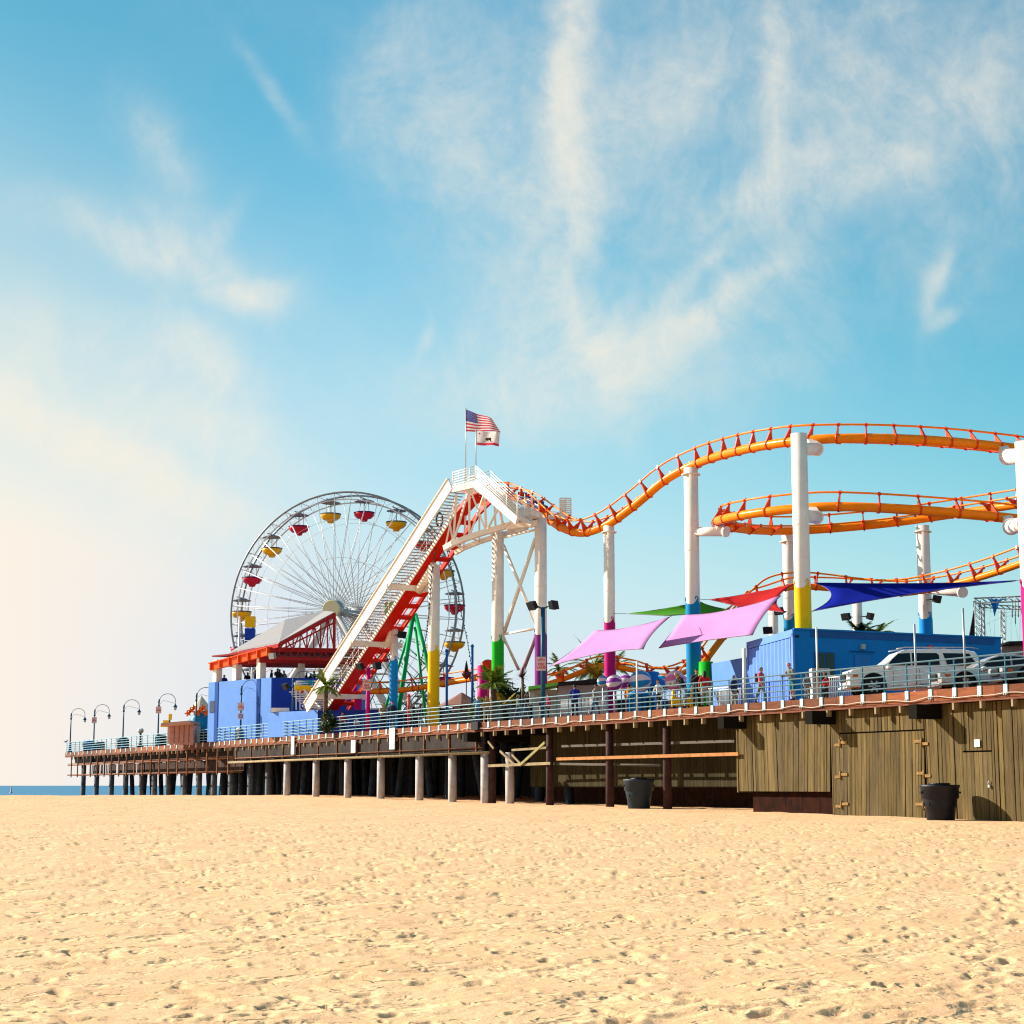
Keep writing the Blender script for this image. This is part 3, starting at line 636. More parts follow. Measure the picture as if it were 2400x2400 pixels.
# ============================================================ FERRIS WHEEL
def build_wheel():
    C = A(811, 1436, 185); zb = DK; rot = R(22)
    todir = Vector((-C.x, -C.y, 0)).normalized(); ax = Matrix.Rotation(-rot, 3, 'Z') @ todir; 
    if ax.x > todir.x: ax = Matrix.Rotation(rot, 3, 'Z') @ todir
    e1 = Vector((0, 0, 1)).cross(ax).normalized(); e2 = Vector((0, 0, 1))
    w = thing('ferris_wheel', 'large white ferris wheel with red and yellow gondolas behind the roller coaster lift', 'ferris wheel', Vector((C.x, C.y, zb)))
    def pt(a, r, h): return C+e1*(math.cos(a)*r)+e2*(math.sin(a)*r)+ax*h
    NG = 20; R0, hw = 12.45, 1.25; HL = 3.6
    for h in (hw, -hw):
        m = MB(); m.tube([pt(2*math.pi*k/80, R0, h) for k in range(80)], .105, 8, closed=True); obj('rim', m, mat('rim_grey', (.24, .26, .29), .4, .3), w)
        m = MB(); m.tube([pt(2*math.pi*k/80, R0-.75, h) for k in range(80)], .07, 6, closed=True)
        for k in range(80): m.tube([pt(2*math.pi*k/80, R0, h), pt(2*math.pi*(k+1)/80, R0-.75, h)], .013, 3)
        obj('inner_rim', m, WSTEEL, w)
    m = MB()
    for k in range(40): a = 2*math.pi*(k+.5)/40; m.tube([pt(a, R0, hw), pt(a, R0, -hw)], .04, 5)
    for rr_ in (5.5, 9.6):
        m.tube([pt(2*math.pi*k/40, rr_, (HL-.6)*(1-rr_/R0)+hw*rr_/R0) for k in range(40)], .02, 4, closed=True); m.tube([pt(2*math.pi*k/40, rr_, -(HL-.6)*(1-rr_/R0)-hw*rr_/R0) for k in range(40)], .02, 4, closed=True)
    obj('cross_ties', m, WSTEEL, w)
    for k in range(NG*2):
        a = 2*math.pi*(k+.5)/(NG*2)
        m = MB()
        for h, hh in ((hw, HL-.5), (-hw, -HL+.5)):
            a0 = a+.12
            m.tube([pt(a0, .75, hh), pt(a, R0-.1, h)], .034, 5); m.tube([pt(a-.14, .75, hh*.9), pt(a, R0-.1, h)], .02, 4)
        obj('spoke', m, WSTEEL, w)
    m = MB(); m.tube([C-ax*HL, C+ax*HL], .45, 16); m.lathe(C+ax*(HL-.8), [(.5, 0), (1.0, .15), (1.0, .35), (.5, .5)], 20, ax=ax); m.lathe(C-ax*HL, [(.5, 0), (1.0, .15), (1.0, .35), (.5, .5)], 20, ax=ax); hub = obj('hub', m, STEEL, w)
    m = MB(); m.lathe(C+ax*(HL+.1), [(.9, 0), (.92, .35), (.88, .42)], 28, ax=ax); obj('hub_cover', m, CREAM, hub)
    for h in (HL-.1, -HL+.1):
        for sg in (-1, 1):
            a = C+ax*h; b = C+ax*(h*1.15)+e1*(sg*8.6); b.z = zb; m = MB(); m.tube([a, b], .38, 12); obj('support_leg', m, paint('leg_white', (.62, .60, .58)), w)
    m = MB()
    for h in (HL, -HL):
        for z in (4, 8): f = (C.z-zb-z)/(C.z-zb); q = 8.6*f; p0 = C+e1*q+ax*h; p1 = C-e1*q+ax*h; p0.z = p1.z = zb+z; m.tube([p0, p1], .12, 8)
    obj('leg_bracing', m, WSTEEL, w)
    REDG = paint('gondola_red', (.55, .015, .05), rough=.3); YELG = paint('gondola_yellow', (.80, .42, .01), rough=.3); RIM = mat('gondola_rim', (.03, .02, .12), .4)
    proto = None
    for k in range(NG):
        a = R(9+18*k); p = pt(a, R0-.45, 0); col = REDG if k % 2 == 0 else YELG
        # red/yellow alternate with red just right of the top
        if proto is None:
            z = Vector((0, 0, 1)); o0 = Vector((0, 0, 0)); m = MB()
            m.lathe((0, 0, -2.12), [(.12, -.30), (.3, -.28), (.42, -.02), (.75, .05), (1.02, .32), (1.08, .62), (1.0, .62), (.9, .34), (.5, .15)], 20); bowl = obj('gondola', m, col); bowl.parent = w; OFF[bowl] = o0
            m = MB(); m.tube([Vector((1.06*math.cos(q), 1.06*math.sin(q), -1.47)) for q in [i*math.pi/10 for i in range(20)]], .06, 6, closed=True); a1 = obj('gondola_rim', m, RIM, bowl)
            m = MB(); m.lathe((0, 0, -.32), [(1.02, 0), (1.03, .05), (.5, .22), (.06, .3)], 20); a2 = obj('canopy', m, mat('canopy_grey', (.2, .2, .24), .5), bowl)
            m = MB(); [m.tube([(.5*x, .5*y, -1.6), (.42*x, .42*y, -.25)], .03, 5) for x, y in ((1, 0), (-1, 0), (0, 1), (0, -1))]; m.tube([ax*1.2, ax*-1.2], .06, 6); m.tube([(0, 0, 0), (0, 0, -.3)], .06, 6); a3 = obj('hanger', m, STEEL, bowl)
            for x in (bowl, a1, a2, a3): OFF[x] = o0
            proto = bowl; c = bowl
        else: c = copy_tree(proto, w)
        c.location = p-Vector((C.x, C.y, zb)); c.material_slots[0].link = 'OBJECT'; c.material_slots[0].material = col
        c['label'] = 'red gondola bowl' if col is REDG else 'yellow gondola bowl'
    # small tower of light boxes behind the left rim
    b = A(570, 1600, 186); t = thing('display_tower', 'narrow tower with stacked yellow and blue panels beside the ferris wheel rim', 'tower', Vector((b.x, b.y, DK)))
    m = MB(); 
    for dx in (-.5, .9): m.tube([(b.x+dx, b.y, DK), (b.x+dx, b.y, A(570, 1445, 186).z)], .12, 8)
    obj('frame', m, WSTEEL, t)
    for y0, y1, mm in ((1445, 1470, YEL), (1473, 1500, NAVY), (1503, 1525, NAVY)):
        z0, z1 = A(570, y1, 186).z, A(570, y0, 186).z; m = MB(); m.box((b.x+.6, b.y, (z0+z1)/2), 1.0, .8, z1-z0); obj('panel', m, mm, t)
build_wheel()

# ============================================================ ROLLER COASTER
RC = thing('roller_coaster', 'orange steel roller coaster with a white and red lift hill and painted support columns', 'roller coaster', A(1500, 1700, 105)*Vector((1, 1, 0)) if False else Vector((A(1500, 1700, 105).x, 105, DK)))
def wave_col(px0, ytop, D, dia, ypaint, colr, px1=None, cap=True, ybot=None, lab=None, arm=None):
    """support column: white tube, painted foot with a curling wave edge"""
    top = A(px0, ytop, D); r = dia/2; b = Vector((top.x, top.y, DK)); n = 32
    m = MB(); m.tube([b, top], r, n)
    for k in (1, 2): z = b.z+(top.z-b.z)*k/3; m.lathe((b.x, b.y, z), [(r+.012, 0), (r+.012, .06)], n, cap=False)
    if cap: m.lathe(top, [(r+.14, -.42), (r+.14, -.36), (r*.8, -.36), (r*.7, .0)], n)
    c = obj('support_column', m, WHITE, RC, label=lab)
    zp = A(px0, ypaint, D).z; m = MB(); rr_ = r+.012; v = []
    for k in range(64):
        a = 2*math.pi*k/64; h = zp+.42*dia*(1-abs(math.sin(1.5*(a+1.02))))**1.6-.1*dia
        v += [Vector((b.x+rr_*math.cos(a), b.y+rr_*math.sin(a), DK)), Vector((b.x+rr_*math.cos(a), b.y+rr_*math.sin(a), h))]
    m.add(v, [[2*k, 2*((k+1) % 64), 2*((k+1) % 64)+1, 2*k+1] for k in range(64)], True)
    # curl of the wave
    for a0 in (-1.02, -1.02+2*math.pi/3, -1.02-2*math.pi/3):
        cc = []; 
        for i in range(15):
            q = R(-40+i*20); rad = .17*dia*(1-i/18); aa = a0+rad*math.cos(q)/r; cc.append(Vector((b.x+(rr_+.004)*math.cos(aa-.16), b.y+(rr_+.004)*math.sin(aa-.16), zp+.30*dia+rad*1.3*math.sin(q))))
        m.tube(cc, .035*dia, 5)
    obj('painted_foot', m, colr, c, recalc=False)
    return b, top, c
def flood_on(c, p, X): m = MB(); m.tube([Vector(p)-X*.2, Vector(p)+X*.3], .04, 6); floodlight(m, Vector(p)+X*.5, X, .3); obj('floodlight', m, DARK, c)
w1 = wave_col(924, 1470, 124, .55, 1547, SKYB, cap=False); w2 = wave_col(1018, 1325, 118, .75, 1525, YEL, cap=False)
w3 = wave_col(1167, 1246, 114, .76, 1502, GRN, cap=False); w4 = wave_col(1267, 1215, 111, .75, 1486, PUR, cap=False)
w5 = wave_col(1427, 1233, 108, .66, 1458, MAG); w6 = wave_col(1619, 1097, 102, .82, 1414, CYAN)
w7 = wave_col(1872, 1017, 90, .82, 1376, YEL, cap=False); w8 = wave_col(1846, 1256, 111, .72, 1452, CYAN)
w9 = wave_col(2162, 1232, 109, .80, 1449, SKYB); w10 = wave_col(2402, 1036, 84, .95, 1378, MAG, cap=False)
w11 = wave_col(1812, 1428, 118, .62, 1540, SKYB, cap=False); w12 = wave_col(2008, 1392, 117, .64, 1530, PUR, cap=False)
for (x, y, D, c, sx) in ((1806, 1478, 117.3, w11[2], -.3), (1838, 1433, 110.4, w8[2], -.6), (1995, 1446, 116.4, w12[2], -.7), (2022, 1445, 116.4, w12[2], .8), (2178, 1405, 108.4, w9[2], .6), (930, 1488, 123.5, w1[2], .6)):
    flood_on(c, A(x, y, D), Vector((sx, -.6, 0)).normalized())

TIES = 0
def track(name, pts, ups, r=.25, gauge=.5, rise=.74, step=1.5, rr=.055, label=None):
    """spine tube with two rails on raised ties. ups: one 'up' vector per control point"""
    P = spline(pts, 10); Uc = spline(ups, 10); n = len(P)
    m = MB(); m.tube(P, r, 16); sp = obj(name, m, ORANGE, RC, label=label)
    T = [(P[min(i+1, n-1)]-P[max(0, i-1)]).normalized() for i in range(n)]
    ups_ = [(Uc[i]-T[i]*Uc[i].dot(T[i])).normalized() for i in range(n)]; S = [T[i].cross(ups_[i]).normalized() for i in range(n)]
    for sg in (-1, 1):
        m = MB(); m.tube([P[i]+ups_[i]*rise+S[i]*(sg*gauge) for i in range(n)], rr, 8); obj('running_rail', m, ORANGE, sp)
    d = 0; nxt = step/2
    for i in range(n-1):
        l = (P[i+1]-P[i]).length
        while nxt <= d+l:
            f = (nxt-d)/l; p = P[i].lerp(P[i+1], f); u = ups_[i].lerp(ups_[i+1], f).normalized(); s = S[i].lerp(S[i+1], f).normalized(); t = T[i]
            m = MB(); w = .07
            for sg in (-1, 1):
                m.prism([p+u*(r*.2)-t*w/2+s*(sg*r*.9)-u*r*1.1, p+u*(rise-.12)+s*(sg*(gauge-.02))-t*w/2, p+u*(rise+.02)+s*(sg*(gauge))-t*w/2, p+u*(r*1.25)-t*w/2], t*w)
                m.prism([p+u*(rise-.12)+s*(sg*(gauge+.07))-t*w, p+u*(rise-.12)+s*(sg*(gauge-.07))-t*w, p+u*(rise+.09)+s*(sg*(gauge-.07))-t*w, p+u*(rise+.09)+s*(sg*(gauge+.07))-t*w], t*w*2)
            m.lathe(p-t*w*.7, [(r*1.16, 0), (r*1.16, w*1.4)], 14, ax=t)
            obj('tie', m, mat('tie_orange', (.72, .05, .006), .35, var=.1), sp); nxt += step
        d += l
    return P
Z = Vector((0, 0, 1)); inw = Vector((.15, 1, 0)).normalized()
def up(a, dirv=inw): return (Z*math.cos(R(a))+dirv*math.sin(R(a))).normalized()
left = Vector((-1, 0, 0)); right = Vector((1, 0, 0))
# drop from the crest, valley, climb and the upper arc of the helix
ctl = [(1128, 1178, 118, 10, inw), (1158, 1163, 118.5, 10, inw), (1195, 1163, 118, 15, inw), (1235, 1178, 116.5, 15, inw), (1275, 1208, 114.5, 8, inw), (1315, 1236, 112, 0, inw), (1365, 1249, 110, 0, inw), (1425, 1229, 108, 5, inw), (1490, 1183, 106, 12, inw), (1560, 1125, 104, 22, inw),
       (1630, 1088, 102, 34, inw), (1710, 1062, 98.5, 44, inw), (1800, 1043, 95, 52, inw), (1900, 1031, 92.5, 56, inw), (2020, 1027, 91.5, 60, inw), (2160, 1031, 91.5, 62, Vector((0, 1, 0))), (2300, 1042, 92.5, 62, Vector((-.2, 1, 0)).normalized()), (2430, 1058, 94, 62, Vector((-.3, 1, 0)).normalized()), (2560, 1085, 98, 60, Vector((-.7, .7, 0)))]
track('upper_track', [A(*c[:3]) for c in ctl], [up(c[3], c[4]) for c in ctl], step=1.5)
# middle helix: near arc, left turn, far arc
ctl = [(2520, 1240, 95, 60, Vector((-.5, .8, 0)).normalized()), (2400, 1218, 93.5, 60, Vector((-.2, 1, 0))), (2250, 1203, 92.5, 60, Vector((-.1, 1, 0))), (2080, 1191, 92.2, 60, Vector((0, 1, 0))), (1930, 1188, 93, 56, Vector((.2, 1, 0)).normalized()), (1800, 1199, 95, 52, Vector((.5, .8, 0)).normalized()), (1712, 1213, 98, 50, Vector((.8, .5, 0)).normalized()),
       (1678, 1224, 102, 50, Vector((1, .1, 0)).normalized()), (1700, 1234, 106, 48, Vector((.8, -.5, 0)).normalized()), (1770, 1243, 109, 46, Vector((.4, -.9, 0)).normalized()), (1870, 1244, 111, 45, Vector((0, -1, 0))), (2000, 1235, 111, 45, Vector((-.1, -1, 0)).normalized()), (2120, 1222, 110, 45, Vector((-.2, -1, 0)).normalized()), (2250, 1203, 108, 40, Vector((-.4, -.9, 0)).normalized()), (2400, 1180, 104, 40, Vector((-.6, -.8, 0)).normalized()), (2500, 1165, 100, 40, Vector((-.9, -.3, 0)).normalized())]
track('helix_track', [A(*c[:3]) for c in ctl], [up(c[3], c[4]) for c in ctl], step=2.1)
# lower dip behind the sails
ctl = [(1600, 1625, 104, 20, right), (1648, 1556, 105, 25, left), (1700, 1487, 106, 25, left), (1748, 1432, 107, 25, left), (1800, 1392, 108, 20, inw), (1860, 1375, 108, 12, inw), (1940, 1378, 108, 5, inw), (2020, 1386, 107, 0, inw), (2110, 1390, 105, 0, inw), (2200, 1377, 103, 5, inw), (2300, 1352, 100, 12, inw), (2400, 1318, 97, 20, inw), (2480, 1285, 95, 20, inw)]
track('lower_track', [A(*c[:3]) for c in ctl], [up(c[3], c[4]) for c in ctl], step=1.9, r=.2)
# return track low on the deck
ctl = [(1285, 1603, 112, 0, inw), (1330, 1588, 113, 10, inw), (1380, 1569, 114, 20, inw), (1430, 1562, 114, 25, inw), (1480, 1570, 113, 20, inw), (1540, 1584, 112, 5, inw), (1590, 1580, 110, 0, inw), (1640, 1560, 108, 0, inw)]
track('return_track', [A(*c[:3]) for c in ctl], [up(c[3], c[4]) for c in ctl], step=2.2, r=.17, rise=.5)
ctl = [(860, 1622, 142, 30, inw), (940, 1618, 140, 30, inw), (1020, 1606, 139, 25, inw), (1090, 1594, 137, 20, inw), (1160, 1583, 133, 10, inw)]
track('far_track', [A(*c[:3]) for c in ctl], [up(c[3], c[4]) for c in ctl], step=3, r=.2, rise=.55)
# arms carrying the helix
def arm(p, q, r=.3): m = MB(); m.tube([p, q], r, 16); m.lathe(q, [(r*1.15, -.05), (r*1.15, .12)], 16, ax=(Vector(q)-Vector(p)).normalized()); obj('support_arm', m, WHITE, RC)
arm(A(1622, 1246, 102), A(1700, 1246, 100.5), .27); arm(A(1872, 1052, 90), A(1912, 1052, 91.8), .34); arm(A(1872, 1208, 90), A(1912, 1212, 92.3), .34)
arm(A(2402, 1070, 84), A(2362, 1070, 92), .4); arm(A(2402, 1228, 84), A(2370, 1235, 92), .38); arm(A(2162, 1380, 109), A(2255, 1388, 104), .28)
for p, q in (((1912, 1050, 91.6), (1902, 1035, 92.3)), ((1912, 1210, 92.1), (1902, 1194, 93)), ((2362, 1068, 92), (2350, 1050, 92.8)), ((2370, 1230, 92), (2360, 1214, 93)), ((1690, 1244, 100.6), (1682, 1226, 101.8)), ((1640, 1095, 102), (1630, 1088, 102))):
    m = MB(); m.bar(A(*p), A(*q), .5, .3); obj('saddle', m, WHITE, RC)

# lift hill --------------------------------------------------------------
PB = A(801, 1652, 130); PT = A(1100, 1200, 115.5); LD = (PT-PB).normalized(); LH = Vector((LD.x, LD.y, 0)).normalized(); LS = Vector((LH.y, -LH.x, 0))
if LS.x < 0: LS = -LS
LS = LS.normalized(); LU = LS.cross(LD).normalized()
if LU.z < 0: LU = -LU
LL = (PT-PB).length
def lp(f, s, u=0): return PB+LD*(LL*f)+LS*s+LU*u
top_curve = [PT, A(1118, 1181, 115), A(1134, 1168, 114.8), A(1152, 1163, 115.2), A(1172, 1162, 116)]
box_path = [lp(-.03, 0), lp(.5, 0), PT]+top_curve[1:]
def swept(m, path, s0, s1, u0, u1):
    v = []; n = len(path)
    for i, p in enumerate(path):
        d = (path[min(i+1, n-1)]-path[max(0, i-1)]).normalized(); uu = LS.cross(d).normalized(); uu = uu if uu.z > 0 else -uu
        for s, u in ((s0, u0), (s1, u0), (s1, u1), (s0, u1)): v.append(p+LS*s+uu*u)
    f = [[i*4+k, i*4+(k+1) % 4, (i+1)*4+(k+1) % 4, (i+1)*4+k] for i in range(n-1) for k in range(4)]+[[0, 1, 2, 3], [4*n-4, 4*n-3, 4*n-2, 4*n-1]]
    m.add(v, f)
lift = MB(); swept(lift, box_path, -1.0, -.1, -.12, .2); swept(lift, box_path, .70, .88, -.12, .2)
lb = obj('lift_beam', lift, REDP, RC)
for k in range(17):
    f = .015+k/17; m = MB(); c = lp(f, .26, -.1); m.box(c, .34, .9, .14, LD, LS, LU); obj('lift_rung', m, REDP, lb)
for s in (-.5, .5):
    m = MB(); m.tube([lp(-.03, s, .42), lp(.5, s, .42), PT+LU*.42]+[p+Vector((0, 0, .45))+LS*s*.3 for p in top_curve[1:]], .05, 8); obj('running_rail', m, REDP, lb)
# walkway: stringers, treads and handrail
m = MB(); a, b = lp(0.0, -2.95, -.35), lp(1.13, -2.95, -.35); m.bar(a, b, .10, .85, LU); m.box((a+b)/2+LU*.42, LL*1.13, .26, .05, LD, LS, LU); obj('walkway_stringer', m, WHITE, RC)
m = MB(); a, b = lp(-.02, -1.15, -.15), lp(1.0, -1.15, -.15); m.bar(a, b, .07, .26, LU); obj('walkway_stringer', m, WHITE, RC)
m = MB()
for k in range(80): c = lp(-.03+k/80*1.12, -2.1, 0); m.box(c, .20, 1.8, .04, LH, LS, Z)
obj('treads', m, mat('tread_grey', (.36, .34, .33), .6), RC)
for s, n_ in ((-1.12, 1),):
    m = MB()
    for z in (.55, 1.0): m.tube([lp(-.03, s)+Z*z, lp(1.0, s)+Z*z], .028, 5)
    for k in range(22): p = lp(-.03+k/21*1.02, s); m.tube([p, p+Z*1.0], .025, 5)
    obj('handrail', m, WSLAT, RC)
for f, w in ((.085, w1), (.37, w1), (.66, w2)):     # crossheads
    c = lp(f, -1.0, -.62); m = MB(); m.box(c, .3, 4.1, .36, LH, LS, Z); obj('crosshead', m, WHITE, RC)
b0 = lp(.085, .3, -.8); m = MB(); m.tube([(b0.x, b0.y, DK), b0], .28, 14); obj('support_column', m, MAG, RC)
m = MB(); a = lp(.66, -.6, -.8); m.tube([a, w2[1]], .3, 12); obj('saddle', m, WHITE, RC)
m = MB(); a = lp(.37, -.2, -.8); m.tube([a, w1[1]], .26, 12); obj('saddle', m, WHITE, RC)

# crest platform with slatted railings
def slats(pa, pb, pc, pd, n, m, r=.03):
    for k in range(n):
        f = k/(n-1); m.tube([pa.lerp(pd, f), pb.lerp(pc, f)], r, 5)
K1t, K2t, K3t = A(1062, 1107, 113.5), A(1115, 1092, 112), A(1213, 1182, 107.5); K1b, K2b, K3b = A(1062, 1142, 113.5), A(1115, 1129, 112), A(1213, 1214, 107.5)
m = MB(); slats(K1t, K2t, K2b, K1b, 7, m); slats(K2t, K3t, K3b, K2b, 7, m)
for a, b in ((K1t, K1b), (K2t, K2b), (K3t, K3b)): m.tube([a+Z*.05, b], .05, 6)
for f in (.25, .5, .75): m.tube([K2t.lerp(K3t, f), K2b.lerp(K3b, f)], .03, 5); m.tube([K1t.lerp(K2t, f), K1b.lerp(K2b, f)], .03, 5)
obj('crest_railing', m, WSLAT, RC)
m = MB()
bk = Vector((.9, 1.9, 0)); slats(K2t+bk, K3t+bk, K3b+bk, K2b+bk, 6, m); slats(K1t+bk, K2t+bk, K2b+bk, K1b+bk, 6, m); obj('crest_railing', m, WSLAT, RC)
m = MB(); m.bar(K1b-Z*.15, K2b-Z*.15, .2, .42); m.bar(K2b-Z*.15, K3b-Z*.15, .2, .5)
m.bar(K1b-Z*.15+bk, K2b-Z*.15+bk, .2, .4); m.bar(K2b-Z*.15+bk, K3b-Z*.15+bk, .2, .4); obj('crest_beam', m, WHITE, RC)
m = MB()
for k in range(10): p = K1b.lerp(K2b, k/9)-Z*.1; m.box(p+bk*.5, .12, bk.length, .05, (K2b-K1b).normalized(), bk.normalized(), Z)
for k in range(22): p = K2b.lerp(K3b, k/21)-Z*.1; m.box(p+bk*.5, .2, bk.length, .05, Vector((1, 0, 0)), bk.normalized(), Z)
obj('crest_treads', m, WSLAT, RC)
# truss bridge under the crest
low = [A(1043, 1285, 114), A(1062, 1274, 113.5), A(1100, 1259, 113), A(1140, 1246, 112.5), A(1180, 1235, 112), A(1215, 1224, 111.5)]
upc = [A(1050, 1200, 113.6), A(1070, 1158, 113.3), A(1100, 1143, 112.6), A(1135, 1155, 111.5), A(1170, 1187, 110.5), A(1205, 1216, 109.5)]
m = MB()
for a, b in zip(low, low[1:]): m.bar(a, b, .35, .34)
obj('lower_chord', m, WHITE, RC)
m = MB()
for i in range(1, 6): m.bar(low[i], upc[i], .14)
for i in range(0, 5): m.bar(low[i] if i % 2 else low[i+1], upc[i+1] if i % 2 else upc[i], .11); m.bar(low[i], upc[i+1], .08)
bk2 = Vector((.6, 2.2, 0))
for i in range(1, 6): m.bar(low[i]+bk2, upc[i]+bk2, .12); m.bar(low[i], low[i]+bk2, .1)
for a, b in zip(low, low[1:]): m.bar(a+bk2, b+bk2, .2, .3)
obj('truss', m, WHITE, RC)
m = MB(); a, b = A(1205, 1212, 111), A(1262, 1206, 110.5); m.bar(a, b, 1.8, .42); a, b = A(1190, 1236, 111.8), A(1262, 1226, 110.8); m.bar(a, b, .5, .34); a, b = A(1187, 1197, 110.8), A(1250, 1194, 110.2); m.bar(a, b, .2, .25); obj('platform', m, WHITE, RC)
m = MB(); a, b = A(1250, 1180, 110), A(1300, 1198, 109.5); 
for z in (0, .35, .7): m.tube([A(1213, 1186, 107.5)+Z*z*.9, A(1262, 1200, 109)+Z*z], .03, 5)
for f in (0, .35, .7, 1): p = A(1213, 1186, 107.5).lerp(A(1262, 1200, 109), f); m.tube([p-Z*.3, p+Z*.9], .03, 5)
obj('platform_railing', m, WSLAT, RC)
# slatted stair cage right of the platform
m = MB(); q0, q1 = A(1312, 1168, 113), A(1338, 1168, 113); zb_ = A(1312, 1216, 113).z
for k in range(11): z = q0.z+(zb_-q0.z)*k/10; m.bar((q0.x, q0.y, z), (q1.x, q1.y, z), .05, .09)
for q in (q0, q1, (q0+q1)/2): m.bar(q, (q.x, q.y, zb_), .07)
m.box(((q0.x+q1.x)/2-.12, q0.y+.6, (q0.z+zb_)/2), .42, .06, q0.z-zb_)
e0 = A(1285, 1198, 113)
for k in range(4): m.tube([e0-Z*(.14*k), Vector((q0.x, q0.y, e0.z-.14*k-.1))], .03, 5)
m.bar(A(1285, 1215, 113), A(1345, 1217, 113), .9, .16); obj('stair_cage', m, WSLAT, RC)
# bracing between the two crest columns
def xb(a, b, w=.18, mm=WHITE): m = MB(); m.tube([a, b], w/2, 8); obj('brace', m, mm, RC)
for a, b, w, mm in (((1180, 1278, 113.6), (1256, 1462, 111.2), .2, WHITE), ((1255, 1262, 111), (1181, 1484, 114), .24, WHITE), ((1172, 1262, 114), (1262, 1240, 111), .14, WHITE), ((1176, 1487, 114), (1262, 1472, 111), .16, WHITE), ((1178, 1490, 114), (1216, 1570, 115), .2, WHITE), ((1257, 1490, 111), (1220, 1585, 113), .28, mat('mauve_paint', (.35, .26, .32), .5))): xb(A(*a), A(*b), w, mm)
# a train on the drop
TRN = thing('coaster_train', 'short dark blue coaster train starting down the orange drop', 'train', A(1238, 1190, 116))
for k, (x, y, D) in enumerate(((1228, 1183, 117), (1250, 1193, 116), (1268, 1204, 115))):
    c = A(x, y, D)+Z*.45; m = MB(); d = (A(1268, 1204, 115)-A(1228, 1183, 117)).normalized(); S_ = d.cross(Z).normalized(); m.box(c, .7, .7, .3, d, S_, S_.cross(d)); m.box(c-d*.25+Z*.18, .1, .7, .3, d, S_, S_.cross(d)); obj('car', m, mat('train_blue', (.02, .05, .18), .3), TRN, bevel=.05)

# string lights
def string(pts, n, lab, sagk=0):
    pts = spline(pts, 8); o = thing('string_lights', lab, 'string lights', pts[0]); m = MB(); m.tube(pts, .022, 5); obj('cord', m, mat('garland_green', (.03, .06, .06), .7), o)
    q = resample(pts, .32); m = MB()
    for p in q: m.lathe(p+Vector((random.uniform(-.05, .05), 0, random.uniform(-.05, .05))), [(.02, -.06), (.06, 0), (.02, .06)], 6)
    obj('bulbs', m, mat('garland_bulb', (.05, .08, .08), .6), o, kind='stuff')
string([A(1034, 1240, 117.5), A(1058, 1330, 119), A(1082, 1440, 122), A(1102, 1540, 125), A(1113, 1640, 127)], 40, 'garland of lights running down right of the yellow column')
string([A(1030, 1240, 117.5), A(1014, 1330, 117.4), A(1004, 1450, 117), A(985, 1570, 122), A(975, 1680, 124)], 40, 'garland of lights draped across the yellow column towards the green ride')
g = thing('wreath', 'dark ring wreath hanging at the top of the light garlands', 'wreath', A(1030, 1218, 117)); c = A(1030, 1218, 117); m = MB(); m.tube([c+Vector((.2*math.cos(a), 0, .46*math.sin(a))) for a in [k*math.pi/8 for k in range(16)]], .07, 6, closed=True); obj('ring', m, DARK, g); m = MB(); m.tube([c-Z*.46, A(1032, 1242, 117.3)], .05, 6); obj('hook', m, DARK, g)

# flags
def flag_pole(px, y0, y1, D, lab):
    b = A(px, y1, D); t = A(px, y0, D); o = thing('flagpole', lab, 'flagpole', b); m = MB(); m.tube([b, t], .028, 8); obj('pole', m, STEEL, o); m = MB(); m.lathe(t, [(.02, -.05), (.06, 0), (.02, .06)], 8); obj('finial', m, STEEL, o)
flag_pole(1091.5, 958, 1130, 113, 'thin flagpole flying the striped flag above the coaster crest'); flag_pole(1115.5, 1008, 1100, 112, 'shorter thin flagpole flying the bear flag at the crest peak')
def cloth(name, corners, D, nu, nv, fn, mats, parent, wavef):
    """grid cloth; corners px (tl, tr, br, bl); fn(u,v)->material index"""
    tl, tr, br, bl = [A(x, y, D) for x, y in corners]; v = []; f = []; mi = []
    for j in range(nv+1):
        for i in range(nu+1):
            a, b = i/nu, j/nv; p = tl.lerp(tr, a).lerp(bl.lerp(br, a), b); p = p+Vector((0, wavef(a, b), .5*wavef(a*.9+.1, b))); v.append(p)
    for j in range(nv):
        for i in range(nu): f.append([j*(nu+1)+i, j*(nu+1)+i+1, (j+1)*(nu+1)+i+1, (j+1)*(nu+1)+i]); mi.append(fn((i+.5)/nu, (j+.5)/nv))
    me = bpy.data.meshes.new(name); me.from_pydata([tuple(p) for p in v], [], f); [me.materials.append(x) for x in mats]; me.polygons.foreach_set('material_index', mi); me.polygons.foreach_set('use_smooth', [True]*len(f)); me.update()
    o = bpy.data.objects.new(name, me); COL.objects.link(o); return o
FR = mat('flag_red', (.62, .05, .09), .7, trans=.4); FW = mat('flag_white', (.80, .72, .70), .7, trans=.4); FB = mat('flag_blue', (.08, .09, .32), .7, trans=.4); FBR = mat('bear_brown', (.10, .05, .03), .8); FGR = mat('flag_grass', (.05, .16, .05), .8); STAR = mat('star_white', (.8, .8, .8), .7)
def usf(u, v): return 2 if (u < .40 and v < 7/13) else (0 if int(v*13) % 2 == 0 else 1)
wv = lambda a, b: .16*a*math.sin(a*9+b*1.5)
us = cloth('flag', [(1092, 960), (1152, 981), (1174, 1012), (1092, 1011)], 113, 40, 26, usf, [FR, FW, FB], None, wv); tag(us, 'red and white striped flag with blue canton flying above the coaster crest', 'flag')
def onflag(u, v, cs, D): tl, tr, br, bl = [A(x, y, D) for x, y in cs]; p = tl.lerp(tr, u).lerp(bl.lerp(br, u), v); return p+Vector((0, wv(u, v), .5*wv(u*.9+.1, v)))
m = MB(); cs = [(1092, 960), (1152, 981), (1174, 1012), (1092, 1011)]
